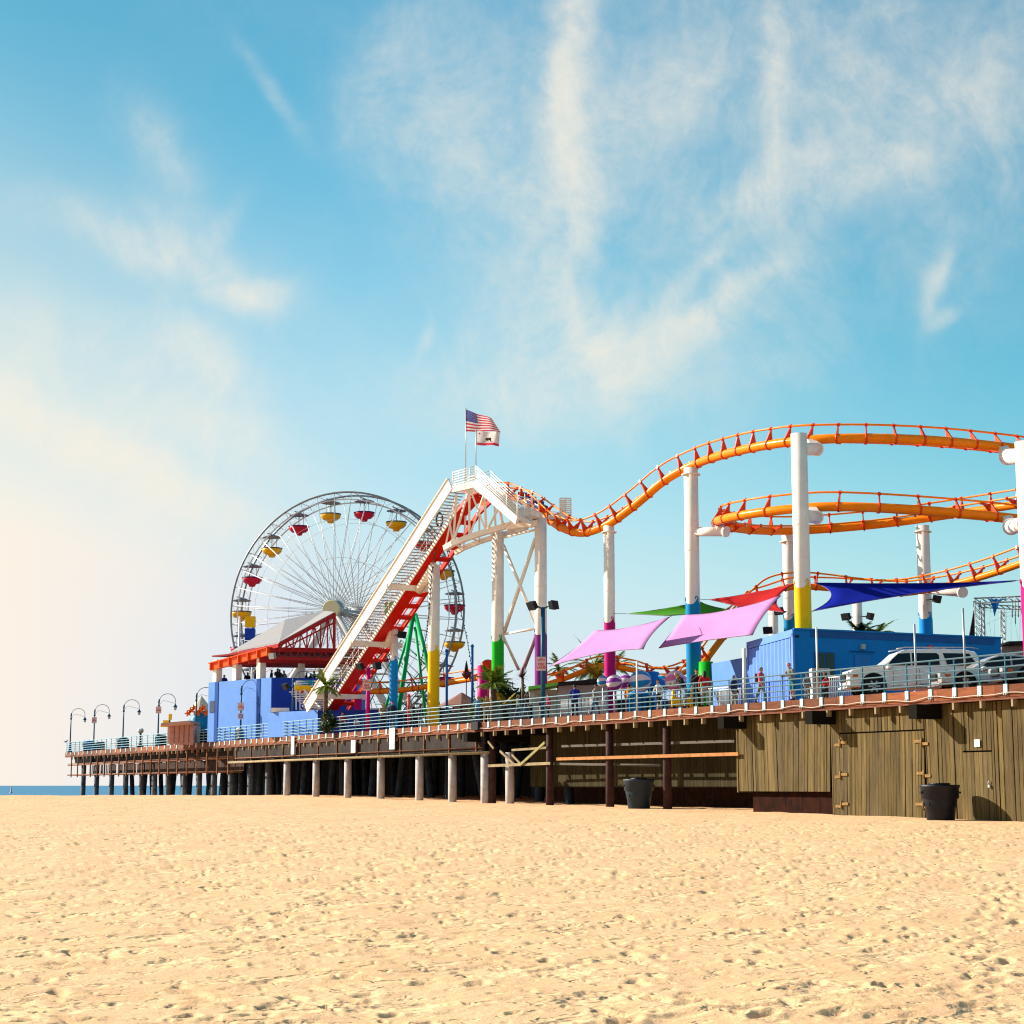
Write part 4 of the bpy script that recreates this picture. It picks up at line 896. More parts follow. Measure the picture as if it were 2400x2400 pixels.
for r_ in range(9):
    for c_ in range(6 if r_ % 2 == 0 else 5):
        p = onflag(.035+(c_+(0 if r_ % 2 == 0 else .5))*.066, .035+r_*.056, cs, 113)-Vector((0, .02, 0)); m.add([p+Vector((math.cos(R(90+36*k))*(.032 if k % 2 == 0 else .013), 0, math.sin(R(90+36*k))*(.032 if k % 2 == 0 else .013))) for k in range(10)], [list(range(10))])
OFF[us] = Vector((0, 0, 0)); obj('stars', m, STAR, us, recalc=False)
cf = [(1117, 1010), (1172, 1013), (1169, 1045), (1117, 1043)]
def caf(u, v): return 0 if v > .82 else 1
ca = cloth('flag', cf, 112, 30, 22, caf, [FR, FW], None, wv); tag(ca, 'white flag with brown bear and red bottom stripe flying beneath the striped flag', 'flag'); OFF[ca] = Vector((0, 0, 0))
bear = [(.30, .70), (.36, .70), (.38, .60), (.44, .62), (.45, .71), (.51, .71), (.50, .60), (.56, .60), (.60, .71), (.67, .71), (.66, .58), (.68, .46), (.64, .38), (.55, .34), (.47, .36), (.42, .33), (.36, .36), (.30, .42), (.27, .46), (.29, .50), (.34, .52), (.33, .60)]
m = MB(); bm_ = [onflag(.5+(u-.47)*.72, .58+(v-.53)*.72, cf, 112)-Vector((0, .05, 0)) for u, v in bear]
cen = onflag(.48, .48, cf, 112)-Vector((0, .05, 0)); m.add(bm_, [list(range(len(bm_)))]); obj('bear_emblem', m, FBR, ca, recalc=False)
m = MB(); m.add([onflag(u, v, cf, 112)-Vector((0, .04, 0)) for u, v in ((.28, .71), (.74, .71), (.70, .76), (.32, .76))], [[0, 1, 2, 3]]); obj('grass_patch', m, FGR, ca, recalc=False)
m = MB(); p = onflag(.13, .2, cf, 112)-Vector((0, .05, 0)); m.add([p+Vector((math.cos(R(90+36*k))*(.09 if k % 2 == 0 else .036), 0, math.sin(R(90+36*k))*(.09 if k % 2 == 0 else .036))) for k in range(10)], [list(range(10))]); obj('star', m, SIGNR, ca, recalc=False)

# ============================================================ SHADE SAILS
def sail(name, edges, m_, lab, n=14):
    """edges: four corner (px,py,D) + inward sag per edge; a curved membrane with real 3D corners"""
    (c0, c1, c2, c3), sags = edges; P = [A(*c) for c in (c0, c1, c2, c3)]; cen = sum(P, Vector())/4
    def edge(a, b, s):
        return lambda t: a.lerp(b, t)+(cen-(a+b)/2).normalized()*(s*4*t*(1-t))
    e0, e1, e2, e3 = edge(P[0], P[1], sags[0]), edge(P[1], P[2], sags[1]), edge(P[3], P[2], sags[2]), edge(P[0], P[3], sags[3]); v = []
    for j in range(n+1):
        for i in range(n+1):
            u, w = i/n, j/n
            p = e0(u)*(1-w)+e2(u)*w+e3(w)*(1-u)+e1(w)*u-(P[0]*(1-u)*(1-w)+P[1]*u*(1-w)+P[3]*(1-u)*w+P[2]*u*w)
            v.append(p+Vector((0, .5*math.sin(u*math.pi)*math.sin(w*math.pi), .02*math.sin(u*14+w*6))))
    f = [[j*(n+1)+i, j*(n+1)+i+1, (j+1)*(n+1)+i+1, (j+1)*(n+1)+i] for j in range(n) for i in range(n)]
    mb = MB(); mb.add(v, f, True); o = obj(name, mb, m_, recalc=False); tag(o, lab, 'shade sail', 'fabric shade sails over the deck'); OFF[o] = Vector()
    so = o.modifiers.new('thickness', 'SOLIDIFY'); so.thickness = .012
    m = MB(); 
    for e in (e0, e1, e2, e3): m.tube([e(k/12) for k in range(13)], .02, 5)
    obj('hem', m, mat(m_.name+'_hem', tuple(x*.5 for x in (.4, .25, .4)), .7), o)
    return o
PURS = mat('lilac_fabric', (.70, .32, .66), .8, var=.04, trans=.35, scale=.6); sail('shade_sail', (((1395, 1477, 103), (1570, 1446, 97), (1508, 1521, 95), (1288, 1562, 101)), (.45, .35, .45, .35)), PURS, 'lilac fabric sail on the left, crossing the magenta coaster column')
sail('shade_sail', (((1602, 1442, 100), (1830, 1396, 94), (1764, 1488, 92), (1544, 1519, 98)), (.45, .25, .10, .10)), PURS, 'lilac fabric sail on the right, crossing the cyan coaster column')
sail('shade_sail', (((1470, 1438.5, 106), (1640, 1410, 106), (1738, 1433, 104), (1560, 1443.5, 103)), (.3, .3, .05, .05)), mat('green_fabric', (.07, .32, .01), .8, trans=.3, var=.05), 'thin green fabric sail behind the cyan column')
sail('shade_sail', (((1662, 1405.5, 104), (1864, 1368, 101), (1841, 1436, 98), (1740, 1425, 101)), (.2, .9, .1, .1)), mat('red_fabric', (.52, .006, .008), .8, trans=.3, var=.05), 'bright red fabric sail left of the yellow coaster column')
sail('shade_sail', (((1908, 1366, 99), (2382, 1361, 96), (2372, 1363, 95.5), (1902, 1433, 94)), (.35, .0, .5, 1.0)), mat('blue_fabric', (.002, .010, .26), .9, spec=.05, trans=.12, var=.08), 'long navy blue fabric sail above the blue building')
RL = ['rope from the magenta column to the left tip of the green sail', 'rope from the cyan column to the left tip of the red sail', 'short rope at the upper right corner of the left lilac sail', 'rope from the tip of the navy sail to the right edge column', 'rope from the lower tip of the red sail to the short white column', 'rope at the lower corner of the right lilac sail']
for kk, (a, b) in enumerate((((1436, 1438, 108), (1470, 1438.5, 106)), ((1632, 1404, 102), (1662, 1405.5, 104)), ((1567, 1448, 97), (1580, 1440, 98)), ((2382, 1361, 96), (2400, 1357, 90)), ((1841, 1436, 98), (1800, 1440, 110)), ((1745, 1445, 110), (1764, 1488, 92)))):
    m = MB(); m.tube([A(*a), A(*b)], .015, 5); 
    tag(obj('guy_rope', m, DARK), 'thin dark '+RL[kk], 'rope', 'guy ropes of the shade sails')

# ============================================================ BUILDINGS ON THE DECK
def wallbox(pts, z0, z1, name, m_, parent):
    """pts: plan corners (Vector xy), extruded"""
    m = MB(); m.prism([Vector((p.x, p.y, z0)) for p in pts], (0, 0, z1-z0)); return obj(name, m, m_, parent)
def build_right_building():
    zt = DK+3.95
    def onz(px, py, z): return atz(px, py, z)
    K = onz(1861, 1475, zt); Lf = onz(1753, 1506, zt); Rt = onz(2345, 1496, zt); bk = Lf-K+Rt
    o = thing('blue_building', 'bright blue flat-roofed container building behind the white parked car', 'building', Vector((K.x, K.y, DK)))
    wallbox([K, Rt, bk, Lf], DK, zt, 'walls', BLUEC, o)
    d = (Lf-K); dl = d.length; d.normalize(); nrm = Vector((d.y, -d.x, 0)); nrm = nrm if nrm.x < 0 else -nrm
    m = MB(); n = 46; v = []
    for i in range(n+1):
        off = .10 if (i//2) % 2 == 0 else .012
        p = K+d*(.35+(dl-.7)*i/n)+nrm*off; v += [Vector((p.x, p.y, DK+.15)), Vector((p.x, p.y, zt-.38))]
    m.add(v, [[2*i, 2*i+2, 2*i+3, 2*i+1] for i in range(n)]); lp_ = paint('lit_side_blue', (.13, .27, .74), rough=.5); obj('corrugated_side', m, lp_, o)  # paler blue puts the sunlight on this side into its colour
    m = MB(); 
    m.box((K+Lf)/2*Vector((1, 1, 0)) if False else Vector(((K.x+Lf.x)/2, (K.y+Lf.y)/2, zt-.17))+nrm*.04, dl, .09, .36, d, nrm, Z)
    for q in (.15, dl-.15): p = K+d*q; m.box(Vector((p.x, p.y, (DK+zt)/2))+nrm*.04, .3, .09, zt-DK-.36, d, nrm, Z)
    obj('side_frame', m, lp_, o)
    e = (Rt-K).normalized(); nn = Vector((e.y, -e.x, 0)); nn = nn if nn.y < 0 else -nn; N_ = nn
    def front(px0, y0, px1, y1, th, name, mm):
        def hit(px, py): r_ = ray(px, py); c = Vector((0, 0, EYE)); k = (K-c).dot(N_)/r_.dot(N_); return c+r_*k
        a, b_ = hit(px0, y0), hit(px1, y1); c = (a+b_)/2; w_ = abs((b_-a).dot(e)); m = MB(); m.box(c+N_*th/2, w_, th, abs(a.z-b_.z), e, N_, Z); return obj(name, m, mm, o)
    dk = paint('deep_blue_paint', (.012, .10, .34)); front(1907, 1527, 1957, 1600, .04, 'window', dk); front(1911, 1531, 1931, 1596, .06, 'window_pane', GLASS); front(1934, 1531, 1954, 1596, .06, 'window_pane', GLASS)
    front(2002, 1534, 2042, 1620, .05, 'door', paint('door_blue', (.018, .20, .58))); front(1990, 1526, 2050, 1528, .12, 'door_canopy', dk); front(2090, 1529, 2160, 1531, .12, 'door_canopy', dk)
    front(2016, 1510, 2025, 1522, .15, 'wall_lamp', mat('lamp_grey', (.35, .5, .5), .5)); front(2174, 1512, 2181, 1520, .12, 'alarm', SIGNR); front(2204, 1517, 2212, 1525, .15, 'wall_lamp', mat('lamp_grey', (.35, .5, .5), .5)); front(1864, 1489, 1870, 1494, .12, 'camera', DARK); front(2016, 1553, 2026, 1559, .03, 'notice', SIGNW)
    front(1900, 1493, 2330, 1494, .03, 'seam', dk)
    m = MB(); m.box(Vector((K.x, K.y, zt+.03))+(Rt-K)/2+N_*.02, (Rt-K).length+.1, .1, .08, e, N_, Z); obj('parapet', m, BLUEC, o)
    # lower blue wall running further back
    a, b_ = A(1756, 1541, 95), A(1660, 1556, 101); a.z = b_.z = 0; t = Vector((.9, .44, 0))*3
    w = thing('blue_wall', 'lower pale blue wall extending left behind the corrugated blue building', 'wall', Vector((a.x, a.y, DK))); zz = A(1700, 1548, 98).z
    m = MB(); m.prism([Vector((a.x, a.y, DK)), Vector((b_.x, b_.y, DK)), Vector((b_.x, b_.y, zz)), Vector((a.x, a.y, zz))], t); obj('wall_panel', m, BLUEP, w)
    c = A(1655, 1572, 101); m = MB(); m.tube([Vector((c.x, c.y, DK)), Vector((c.x, c.y, c.z+.5))], [.55, .4], 8); tag(obj('green_post', m, GRN), 'faceted bright green stub behind the people in red at the railing', 'post')
build_right_building()

def build_left_building():
    zt = A(636, 1588, 141).z
    K = atz(636, 1588, zt); Lf = atz(489, 1600, zt); d = (Lf-K).normalized(); K2 = Vector((d.y, -d.x, 0)); K2 = K2 if K2.x > 0 else -K2; K2 = Vector((.97, .24, 0)).normalized()
    o = thing('boarding_station', 'pale blue raised station building with an orange edged open roof', 'building', Vector((K.x, K.y, DK)))
    Rt = K+K2*7.5
    m = MB(); m.prism([Vector((p.x, p.y, DK)) for p in (K, Rt, Rt+(Lf-K), Lf)], (0, 0, zt-DK)); obj('walls', m, BLUEP, o)
    nl = Vector((-d.y, d.x, 0)); nl = nl if nl.x < 0 else -nl
    def onface(px, y0, y1, w, name, mm, th=.05):
        def hit(px, py): r_ = ray(px, py); c = Vector((0, 0, EYE)); return c+r_*((K-c).dot(nl)/r_.dot(nl))
        a, b = hit(px, y0), hit(px, y1); b.z = max(b.z, DK); c = (a+b)/2; m = MB(); m.box(c+nl*th/2, w, th, a.z-b.z, d, nl, Z); return obj(name, m, mm, o)
    DB = paint('stripe_blue', (.01, .07, .32)); onface(507, 1599, 1745, .5, 'downpipe', DB); onface(605, 1591, 1742, .5, 'downpipe', DB)
    onface(499, 1643, 1670, .9, 'vent', mat('vent_dark', (.02, .04, .12), .6))
    nf = Vector((K2.y, -K2.x, 0)); nf = nf if nf.y < 0 else -nf
    m = MB(); m.box(Vector((K.x, K.y, 0))+K2*3.4+nf*.06+Z*((DK+zt)/2), 6.7, .1, zt-DK-.02, K2, nf, Z); obj('shaded_front', m, NAVY, o)  # navy slab: the shade on this recessed face is put into its colour
    # roof: posts, side beam coloured as sunlit orange, front beam as shaded red
    zr = A(636, 1527, 141).z
    for px, f in ((515, .9), (564, .58), (614, .2)):
        p = K.lerp(Lf, f)+nl*-.25; m = MB(); m.box(Vector((p.x, p.y, (zt+zr)/2-.1)), .55, .55, zr-zt-.2, d, nl, Z); obj('roof_post', m, WHITE, o)
    for f in (2.6, 6.0): p = K+K2*f-nf*2.0; m = MB(); m.box(Vector((p.x, p.y, (zt+zr)/2-.4)), .4, .4, zr-zt, d, nl, Z); obj('roof_post', m, WHITE, o)
    Lr = Lf+d*-.4; Kr = K+nl*.15; OR = paint('beam_lit_orange', (.80, .09, .015), rough=.35)
    def P3(p, z): return Vector((p.x, p.y, z))
    zl = A(498, 1571, (Lf+d*-.4).y).z
    m = MB(); m.bar(P3(Kr, zr), P3(Lr, zl+.25), .35, .55); m.bar(P3(Kr, zr+.31), P3(Lr, zl+.56), .7, .07)
    for k in range(7): p = Kr.lerp(Lr, k/6.2); m.box(P3(p, zr+(zl+.25-zr)*k/6.2)+nl*.22, .12, .25, .54, d, nl, Z)
    obj('side_beam', m, OR, o)
    m = MB(); e = Rt+K2*1.8
    m.bar(P3(Kr, zr+.15), P3(e, zr+.15), .35, .35); m.bar(P3(Kr, zr-.55), P3(e, zr-.55), .3, .22)
    for k in range(11): q = Kr.lerp(e, k/10); q2 = Kr.lerp(e, (k+.5)/10); m.bar(P3(q, zr-.5), P3(q2, zr+.1), .09); m.bar(P3(q2, zr+.1), P3(Kr.lerp(e, min(1, (k+1)/10)), zr-.5), .09)
    back = (Lf-K)
    for k in range(1, 6): m.bar(P3(Kr+back*(k/6), zr-.55), P3(e+back*(k/6), zr-.55), .2, .5)
    obj('front_truss', m, DRED, o)
    m = MB(); m.prism([P3(Kr, zr+.05), P3(e, zr+.05), P3(e+back, zr+.05), P3(Lr, zr+.05)], (0, 0, .12)); obj('roof_sheet', m, paint('roof_red', (.22, .015, .015)), o)
    # sloped grey membrane roof with red truss in front
    Bq, Cq = A(655, 1507, 140), A(784, 1437, 141); Aq = A(540, 1530, 147); Dq = A(668, 1455, 150)
    m = MB(); m.prism([Aq, Bq, Cq, A(760, 1434.5, 152), Dq], (0, 0, .1)); obj('membrane_roof', m, mat('grey_membrane', (.27, .255, .265), .75, var=.06), o)
    m = MB(); bb = A(655, 1522, 140); lo0, lo1 = A(640, 1523, 140), A(783, 1523, 141)
    m.bar(Aq-Z*.2, Bq-Z*.2, .22, .3); m.bar(Bq-Z*.15, Cq-Z*.15, .25, .28); m.bar(Cq, lo1, .22); m.bar(Bq-Z*.6, Cq-Z*.75, .12)
    n_ = 8
    for k in range(n_):
        a = Bq.lerp(Cq, k/n_); a2 = Bq.lerp(Cq, (k+1)/n_); l1 = lo0.lerp(lo1, .1+.9*k/n_); l2 = lo0.lerp(lo1, .1+.9*(k+1)/n_); m.bar(a, l1, .10)
        if k % 2: m.bar(a, l2, .09)
        else: m.bar(a2, l1, .09)
        m.bar(a, a+Vector((0, 2, .2)), .06)
    obj('roof_truss', m, DRED, o)
    m = MB(); floodlight(m, A(639, 1537, 139), Vector((-.6, -.7, 0)).normalized(), .2); obj('floodlight', m, mat('lamp_grey2', (.3, .3, .3), .5), o)
    # low walls in front
    zl = atz(630, 1674, DK+0) if False else A(690, 1668, 132).z
    a, b, c = A(628, 1674, 134), A(745, 1664, 129), A(1000, 1690, 126)
    w = thing('low_blue_wall', 'low pale blue wall under the white stairs of the station', 'wall', Vector((a.x, a.y, DK))); m = MB(); m.prism([Vector((a.x, a.y, DK)), Vector((b.x, b.y, DK)), Vector((b.x, b.y, zl)), Vector((a.x, a.y, zl))], (.4, 1.6, 0)); obj('wall_panel', m, BLUEP, w)
    m = MB(); q = a.lerp(b, .23); m.box(Vector((q.x, q.y, zl+.18))+Vector((0, .6, 0)), 1.3, .6, .3); obj('white_cover', m, WSLAT, w)
    w = thing('navy_wall', 'dark blue wall behind the small palm and the red lift base', 'wall', Vector((b.x, b.y, DK))); c = A(900, 1672, 127); m = MB(); m.prism([Vector((b.x+.05, b.y, DK)), Vector((c.x, c.y, DK)), Vector((c.x, c.y, zl-.05)), Vector((b.x+.05, b.y, zl-.05))], (.2, 1.6, 0)); obj('wall_panel', m, paint('deep_navy', (.008, .03, .30)), w)
    # white stairs with balcony
    s = thing('white_stairs', 'white slatted stairs with a yellow landing beside the dark blue station wall', 'stairs', A(740, 1664, 133)*Vector((1, 1, 0))+Z*DK)
    m = MB()
    for px0, y0, px1, y1 in ((693, 1622, 732, 1664), (732, 1622, 765, 1664)):
        p, q = A(px0, y0, 134), A(px1, y1, 132.5)
        for k in range(9): r_ = p.lerp(q, k/8); m.box(r_, .9, .5, .05)
        m.bar(p+Vector((.55, 0, 0)), q+Vector((.55, 0, 0)), .12, .5)
        for k in range(7): m.tube([p+Z*(.15*k-.1), p+Vector((.9, 0, 0))+Z*(.15*k-.1)], .03, 5)
    obj('flight', m, WSLAT, s)
    m = MB()
    for k in range(8): x0, x1 = A(715, 1630+k*4.6, 133.6), A(742, 1630+k*4.6, 133.6); m.bar(x0, x1, .05, .06)
    for px in (694, 703, 716, 742, 760): m.bar(A(px, 1618, 133.7), A(px, 1664, 133.7), .08)
    for k in range(7): m.bar(A(737, 1626+k*5, 133), A(758, 1626+k*5, 133), .05)
    obj('slatted_guard', m, WSLAT, s)
    m = MB(); m.box(A(725, 1615, 134.5), 2.0, 1.2, .45); obj('landing', m, YEL, s); m = MB(); m.box(A(727, 1604, 134.5), 1.5, 1.0, .6); obj('booth_panel', m, paint('teal_panel', (.02, .25, .40)), s); m = MB(); m.box(A(725, 1622, 134.4), 2.0, 1.2, .1); obj('trim', m, REDP, s)
    m = MB(); 
    for k in range(10): m.tube([A(690+k*1.7, 1601, 134), A(690+k*1.7, 1618, 134)], .03, 4)
    m.tube([A(690, 1601, 134), A(706, 1601, 134)], .04, 5); obj('balcony_rail', m, WSLAT, s)
    return K, Lf, K2, zt
LB = build_left_building()
# ride structures left of and behind the station
def simple(name, lab, cat, parts):
    base = parts[0][1]; mn = Vector((sum(v.x for v in base.v)/len(base.v), sum(v.y for v in base.v)/len(base.v), DK)); o = thing(name, lab, cat, mn)
    for nm, mb, mm in parts: obj(nm, mb, mm, o)
    return o
def slab(x0, y0, x1, y1, D, dep=1.0, zb=None):
    a, b = A(x0, y0, D), A(x1, y1, D); m = MB(); z0 = b.z if zb is None else zb; m.box(((a.x+b.x)/2, D+dep/2, (a.z+z0)/2), abs(b.x-a.x), dep, a.z-z0); return m
# pink pavilion
m1 = slab(393, 1699, 455, 1745, 152, 4, DK); m2 = MB()
for k in range(5): x = 400+k*11.5; m2.box(A(x+3, 1722, 151.9), .32, .1, 1.7); 
m3 = MB(); a, b = A(390, 1700, 151.7), A(457, 1694, 151.7); m3.bar(a, b, 4.6, .22)
simple('pink_pavilion', 'pale pink panelled kiosk left of the pale blue building', 'kiosk', [('walls', m1, mat('pavilion_pink', (.54, .36, .32), .8, var=.06)), ('shutters', m2, mat('shutter_pink', (.48, .24, .20), .8)), ('roof', m3, mat('roof_pink', (.55, .30, .24), .8))])
m1 = MB(); b = A(470, 1700, 156); b.z = 0; zt_ = A(470, 1668, 156).z
n_ = 12; top = A(482, 1648, 156)
for k in range(n_):
    a0, a1 = 2*math.pi*k/n_, 2*math.pi*(k+1)/n_; r_ = 1.15; m1.add([Vector((b.x+r_*math.cos(a0), 156+r_*math.sin(a0), zt_)), Vector((b.x+r_*math.cos(a1), 156+r_*math.sin(a1), zt_)), Vector((b.x, 156, zt_+1.4))], [[0, 1, 2]])
m2 = MB(); m2.lathe((b.x, 156, DK), [(.95, 0), (.95, 2.2), (.55, 2.6), (.7, 3.1)], 14); m3 = MB(); g_ = random.Random(2)
for k in range(8): q = Vector((b.x-.9+k*.26, 154.8, zt_-.2+.25*(k % 3))); m3.add([q+Vector((math.cos(R(36*i))*(.34 if i % 2 else .15), 0, math.sin(R(36*i))*(.34 if i % 2 else .15))) for i in range(10)], [list(range(10))])
simple('kiddie_ride', 'small blue ride with an orange and white starry top beside the pink kiosk', 'ride', [('base', m2, paint('ride_teal', (.01, .22, .42))), ('tent_top', m1, mat('tent_cream', (.75, .66, .5), .7)), ('star_trim', m3, paint('star_orange', (.85, .13, .01)))])
m1 = MB(); m1.tube([A(398, 1725, 158), A(398, 1677, 158)], .06, 6); m2 = MB(); m2.box(A(390, 1693, 158), .5, .5, .35); m2.box(A(388, 1701, 158), .8, .4, .22); m2.box(A(399, 1680, 158), .25, .25, .5)
simple('yellow_ride_arm', 'small yellow ride arm rising above the pink kiosk', 'ride', [('post', m1, DARK), ('seat', m2, YEL)])
# green frame of the swing ship
G = [((968, 1438, 150), (926, 1722, 147), .2), ((973, 1440, 150), (1024, 1640, 146), .2), ((966, 1460, 158), (891, 1700, 156), .12), ((973, 1470, 158), (1003, 1720, 156), .13), ((1024, 1640, 146), (1046, 1725, 146), .18)]
o = thing('swing_ride', 'green A-frame ride with thin green lattice standing behind the red lift', 'ride', A(968, 1700, 150)*Vector((1, 1, 0))+Z*DK)
for a, b, r_ in G: m = MB(); m.tube([A(*a), A(*b)], r_, 10); obj('leg', m, DGRN, o)
m = MB(); tl = mat('lattice_green', (.02, .14, .09), .5)
for (x0, y0), (x1, y1) in (((905, 1500), (1000, 1640)), ((905, 1500), (860, 1640)), ((885, 1590), (1000, 1700)), ((1000, 1560), (870, 1700)), ((860, 1600), (1010, 1600)), ((880, 1650), (1020, 1650)), ((940, 1500), (860, 1660)), ((945, 1560), (1030, 1690)), ((905, 1610), (950, 1700)), ((990, 1610), (900, 1720)), ((940, 1500), (1010, 1570)), ((880, 1560), (930, 1520))):
    m.tube([A(x0, y0, 159), A(x1, y1, 157)], .055, 5)
obj('lattice', m, tl, o); m = MB(); m.box(A(915, 1425, 151), .9, .8, 1.0); obj('crown_panel', m, mat('lime', (.35, .6, .12), .5), o)
# far row of arcade fronts across the pier
for x0, x1, y0, D, mm, lab in ((1035, 1120, 1660, 140, mat('arcade_mauve', (.25, .17, .18), .8, var=.2), 'dim mauve arcade front behind the brown umbrella'), (855, 905, 1668, 150, mat('arcade_grey', (.35, .34, .36), .8, var=.2), 'grey arcade front behind the blue coaster column'), (1440, 1660, 1640, 128, PINKW, 'pink arcade front behind the striped balloon ride')):
    m1 = slab(x0, y0, x1, y0+20, D, 4, DK); m2 = MB()
    for k in range(5): m2.box(A(x0+(x1-x0)*(k+.5)/5, y0+18, D-.1), .9, .15, 1.2)
    simple('arcade', lab, 'building', [('wall', m1, mm), ('openings', m2, DARK)])
m1 = MB(); c = A(1082, 1644, 134); m1.lathe((c.x, c.y, A(1, 1655, 134).z), [(1.75, 0), (1.72, .06), (.9, .5), (.06, 1.0)], 8, smooth=False); m2 = MB(); m2.tube([(c.x, c.y, DK), (c.x, c.y, c.z)], .05, 8)
simple('umbrella', 'brown octagonal umbrella between the yellow column and the plants', 'umbrella', [('canopy', m1, mat('umbrella_brown', (.26, .12, .09), .8)), ('pole', m2, DARK)])
m1 = MB(); m1.tube([A(1093, 1640, 136), A(1093, 1556, 136)], .04, 6); m2 = MB(); c = A(1093, 1579, 136); m2.lathe(c, [(.1, -.4), (.32, -.15), (.42, .15), (.4, .15), (.2, -.1)], 10); m3 = MB(); m3.lathe(c+Z*.15, [(.16, 0), (.1, .5), (.02, .85)], 8)
simple('lamp_mast', 'thin dark mast with a dark red bowl and spike above the brown umbrella', 'mast', [('pole', m1, DARK), ('bowl', m2, mat('maroon', (.12, .02, .03), .5)), ('spike', m3, DARK)])
for px, y0, y1, mm, lab in ((1047, 1526, 1690, paint('post_blue', (.01, .13, .45)), 'thin blue mast right beside the yellow coaster column'), (1107, 1515, 1690, paint('post_blue', (.01, .13, .45)), 'taller thin blue mast at the foot of the light garland'), (958, 1631, 1700, SIGNR, 'short thin red post at the railing between blue and yellow columns')):
    m = MB(); m.tube([A(px, y1, 119), A(px, y0, 119)], .085, 8); m.lathe(A(px, y0, 119), [(.12, -.05), (.12, .05), (.03, .15)], 8); p_ = obj('mast', m, mm); tag(p_, lab, 'mast')
# magenta drum and red disc
m = MB(); c = A(1132, 1560, 124); m.tube([(c.x, c.y, DK), c], .38, 16); tag(obj('game_drum', m, MAG), 'magenta cylinder beside the red disc, left of the green column', 'drum')
m = MB(); c = A(1145, 1565, 121); m.lathe(c, [(.55, 0), (.58, .06), (.4, .2), (.1, .26)], 16, ax=Vector((.4, -1, .3)).normalized()); m.tube([(c.x, c.y+.1, DK), c], .06, 8); tag(obj('red_disc_sign', m, paint('disc_red', (.8, .04, .01))), 'round red disc on a post between magenta cylinder and green column', 'sign')
# white booth, grey booth
m1 = slab(1241, 1616, 1307, 1690, 105, 3, DK); m2 = MB(); m2.bar(A(1238, 1616, 104.9), A(1309, 1606, 104.9), 3.3, .18); m3 = MB(); m3.box(A(1275, 1640, 104.95), 1.1, .08, .7)
simple('green_trim_booth', 'white booth with a bright green roof edge behind the blue light pole', 'booth', [('walls', m1, mat('booth_white', (.78, .74, .68), .7)), ('roof_edge', m2, paint('lime_trim', (.2, .62, .08))), ('shutter', m3, STUCCO)])
m1 = slab(1308, 1606, 1424, 1690, 104, 4, DK); m2 = MB(); m2.bar(A(1306, 1606, 103.9), A(1425, 1596, 103.9), 4.2, .12)
simple('grey_booth', 'grey flat-fronted booth behind the person in the blue hoodie', 'booth', [('walls', m1, STUCCO), ('roof_edge', m2, DARK)])
m = MB(); a, b = att(1036, 1668, 2.2), att(1243, 1650, 2.2); zz = DK+.95
m.prism([Vector((a.x, a.y, DK)), Vector((b.x, b.y, DK)), Vector((b.x, b.y, zz)), Vector((a.x, a.y, zz))], V_*.15); tag(obj('planter_wall', m, mat('charcoal_panel', (.006, .006, .008), .9, spec=.05)), 'low charcoal barrier wall behind the railing below the palms', 'wall')

# striped balloons of the kiddie ride
BST = {}
def balloon(px, py, r, D, c1, c2, lab, ax=Vector((.9, -.3, .1))):
    c = A(px, py, D); o = thing('balloon_car', lab, 'balloon', c); ax = ax.normalized(); D_, S, U = frame(ax)
    for par, mm in ((0, c1), (1, c2)):
        m = MB(); n = 10
        for k in range(n):
            if k % 2 != par: continue
            v = []; f = []; 
            for i in range(9):
                th = math.pi*i/8
                for j in range(4): a = 2*math.pi*(k+j/3)/n; v.append(c+D_*(math.cos(th)*r)+S*(math.sin(th)*math.cos(a)*r)+U*(math.sin(th)*math.sin(a)*r))
            for i in range(8):
                for j in range(3): f.append([i*4+j, i*4+j+1, (i+1)*4+j+1, (i+1)*4+j])
            m.add(v, f, True)
        obj('stripes', m, mm, o, recalc=False)
    m = MB(); m.tube([(c.x, c.y, DK), (c.x, c.y, c.z-r*.9)], .05, 6); obj('stem', m, STEEL, o)
BW = mat('balloon_white', (.8, .76, .74), .35); BP = mat('balloon_purple', (.28, .04, .38), .35); BB = mat('balloon_blue', (.01, .30, .62), .35); BPK = mat('balloon_pink', (.70, .2, .4), .35)
balloon(1413, 1597, .33, 100.5, BW, BB, 'white and blue striped balloon left of the magenta column'); balloon(1440, 1600, .45, 99, BP, BW, 'purple striped balloon touching the right side of the magenta column'); balloon(1467, 1601, .48, 101, BW, BP, 'white balloon with purple panels, second right of the magenta column')
balloon(1501, 1597, .62, 99, BW, BB, 'largest white and blue striped balloon'); balloon(1550, 1603, .5, 102, BW, BB, 'small whitish blue balloon behind the blue canopy'); balloon(1583, 1596, .58, 98, BPK, BW, 'pink and white striped balloon near the bending person', ); balloon(1595, 1600, .35, 100, BP, BW, 'little purple balloon beside the pink striped one')
m1 = MB(); c = A(1530, 1590, 100); m1.lathe(c, [(.9, -.5), (.8, -.2), (.3, .1), (.35, .35), (.1, .4)], 16); m2 = MB(); m2.tube([(c.x, c.y, DK), (c.x, c.y, c.z-.4)], .3, 12)
simple('ride_hub', 'bright blue hub canopy among the striped balloons', 'ride', [('canopy', m1, paint('hub_blue', (.01, .24, .70))), ('mast', m2, BLUEC)])
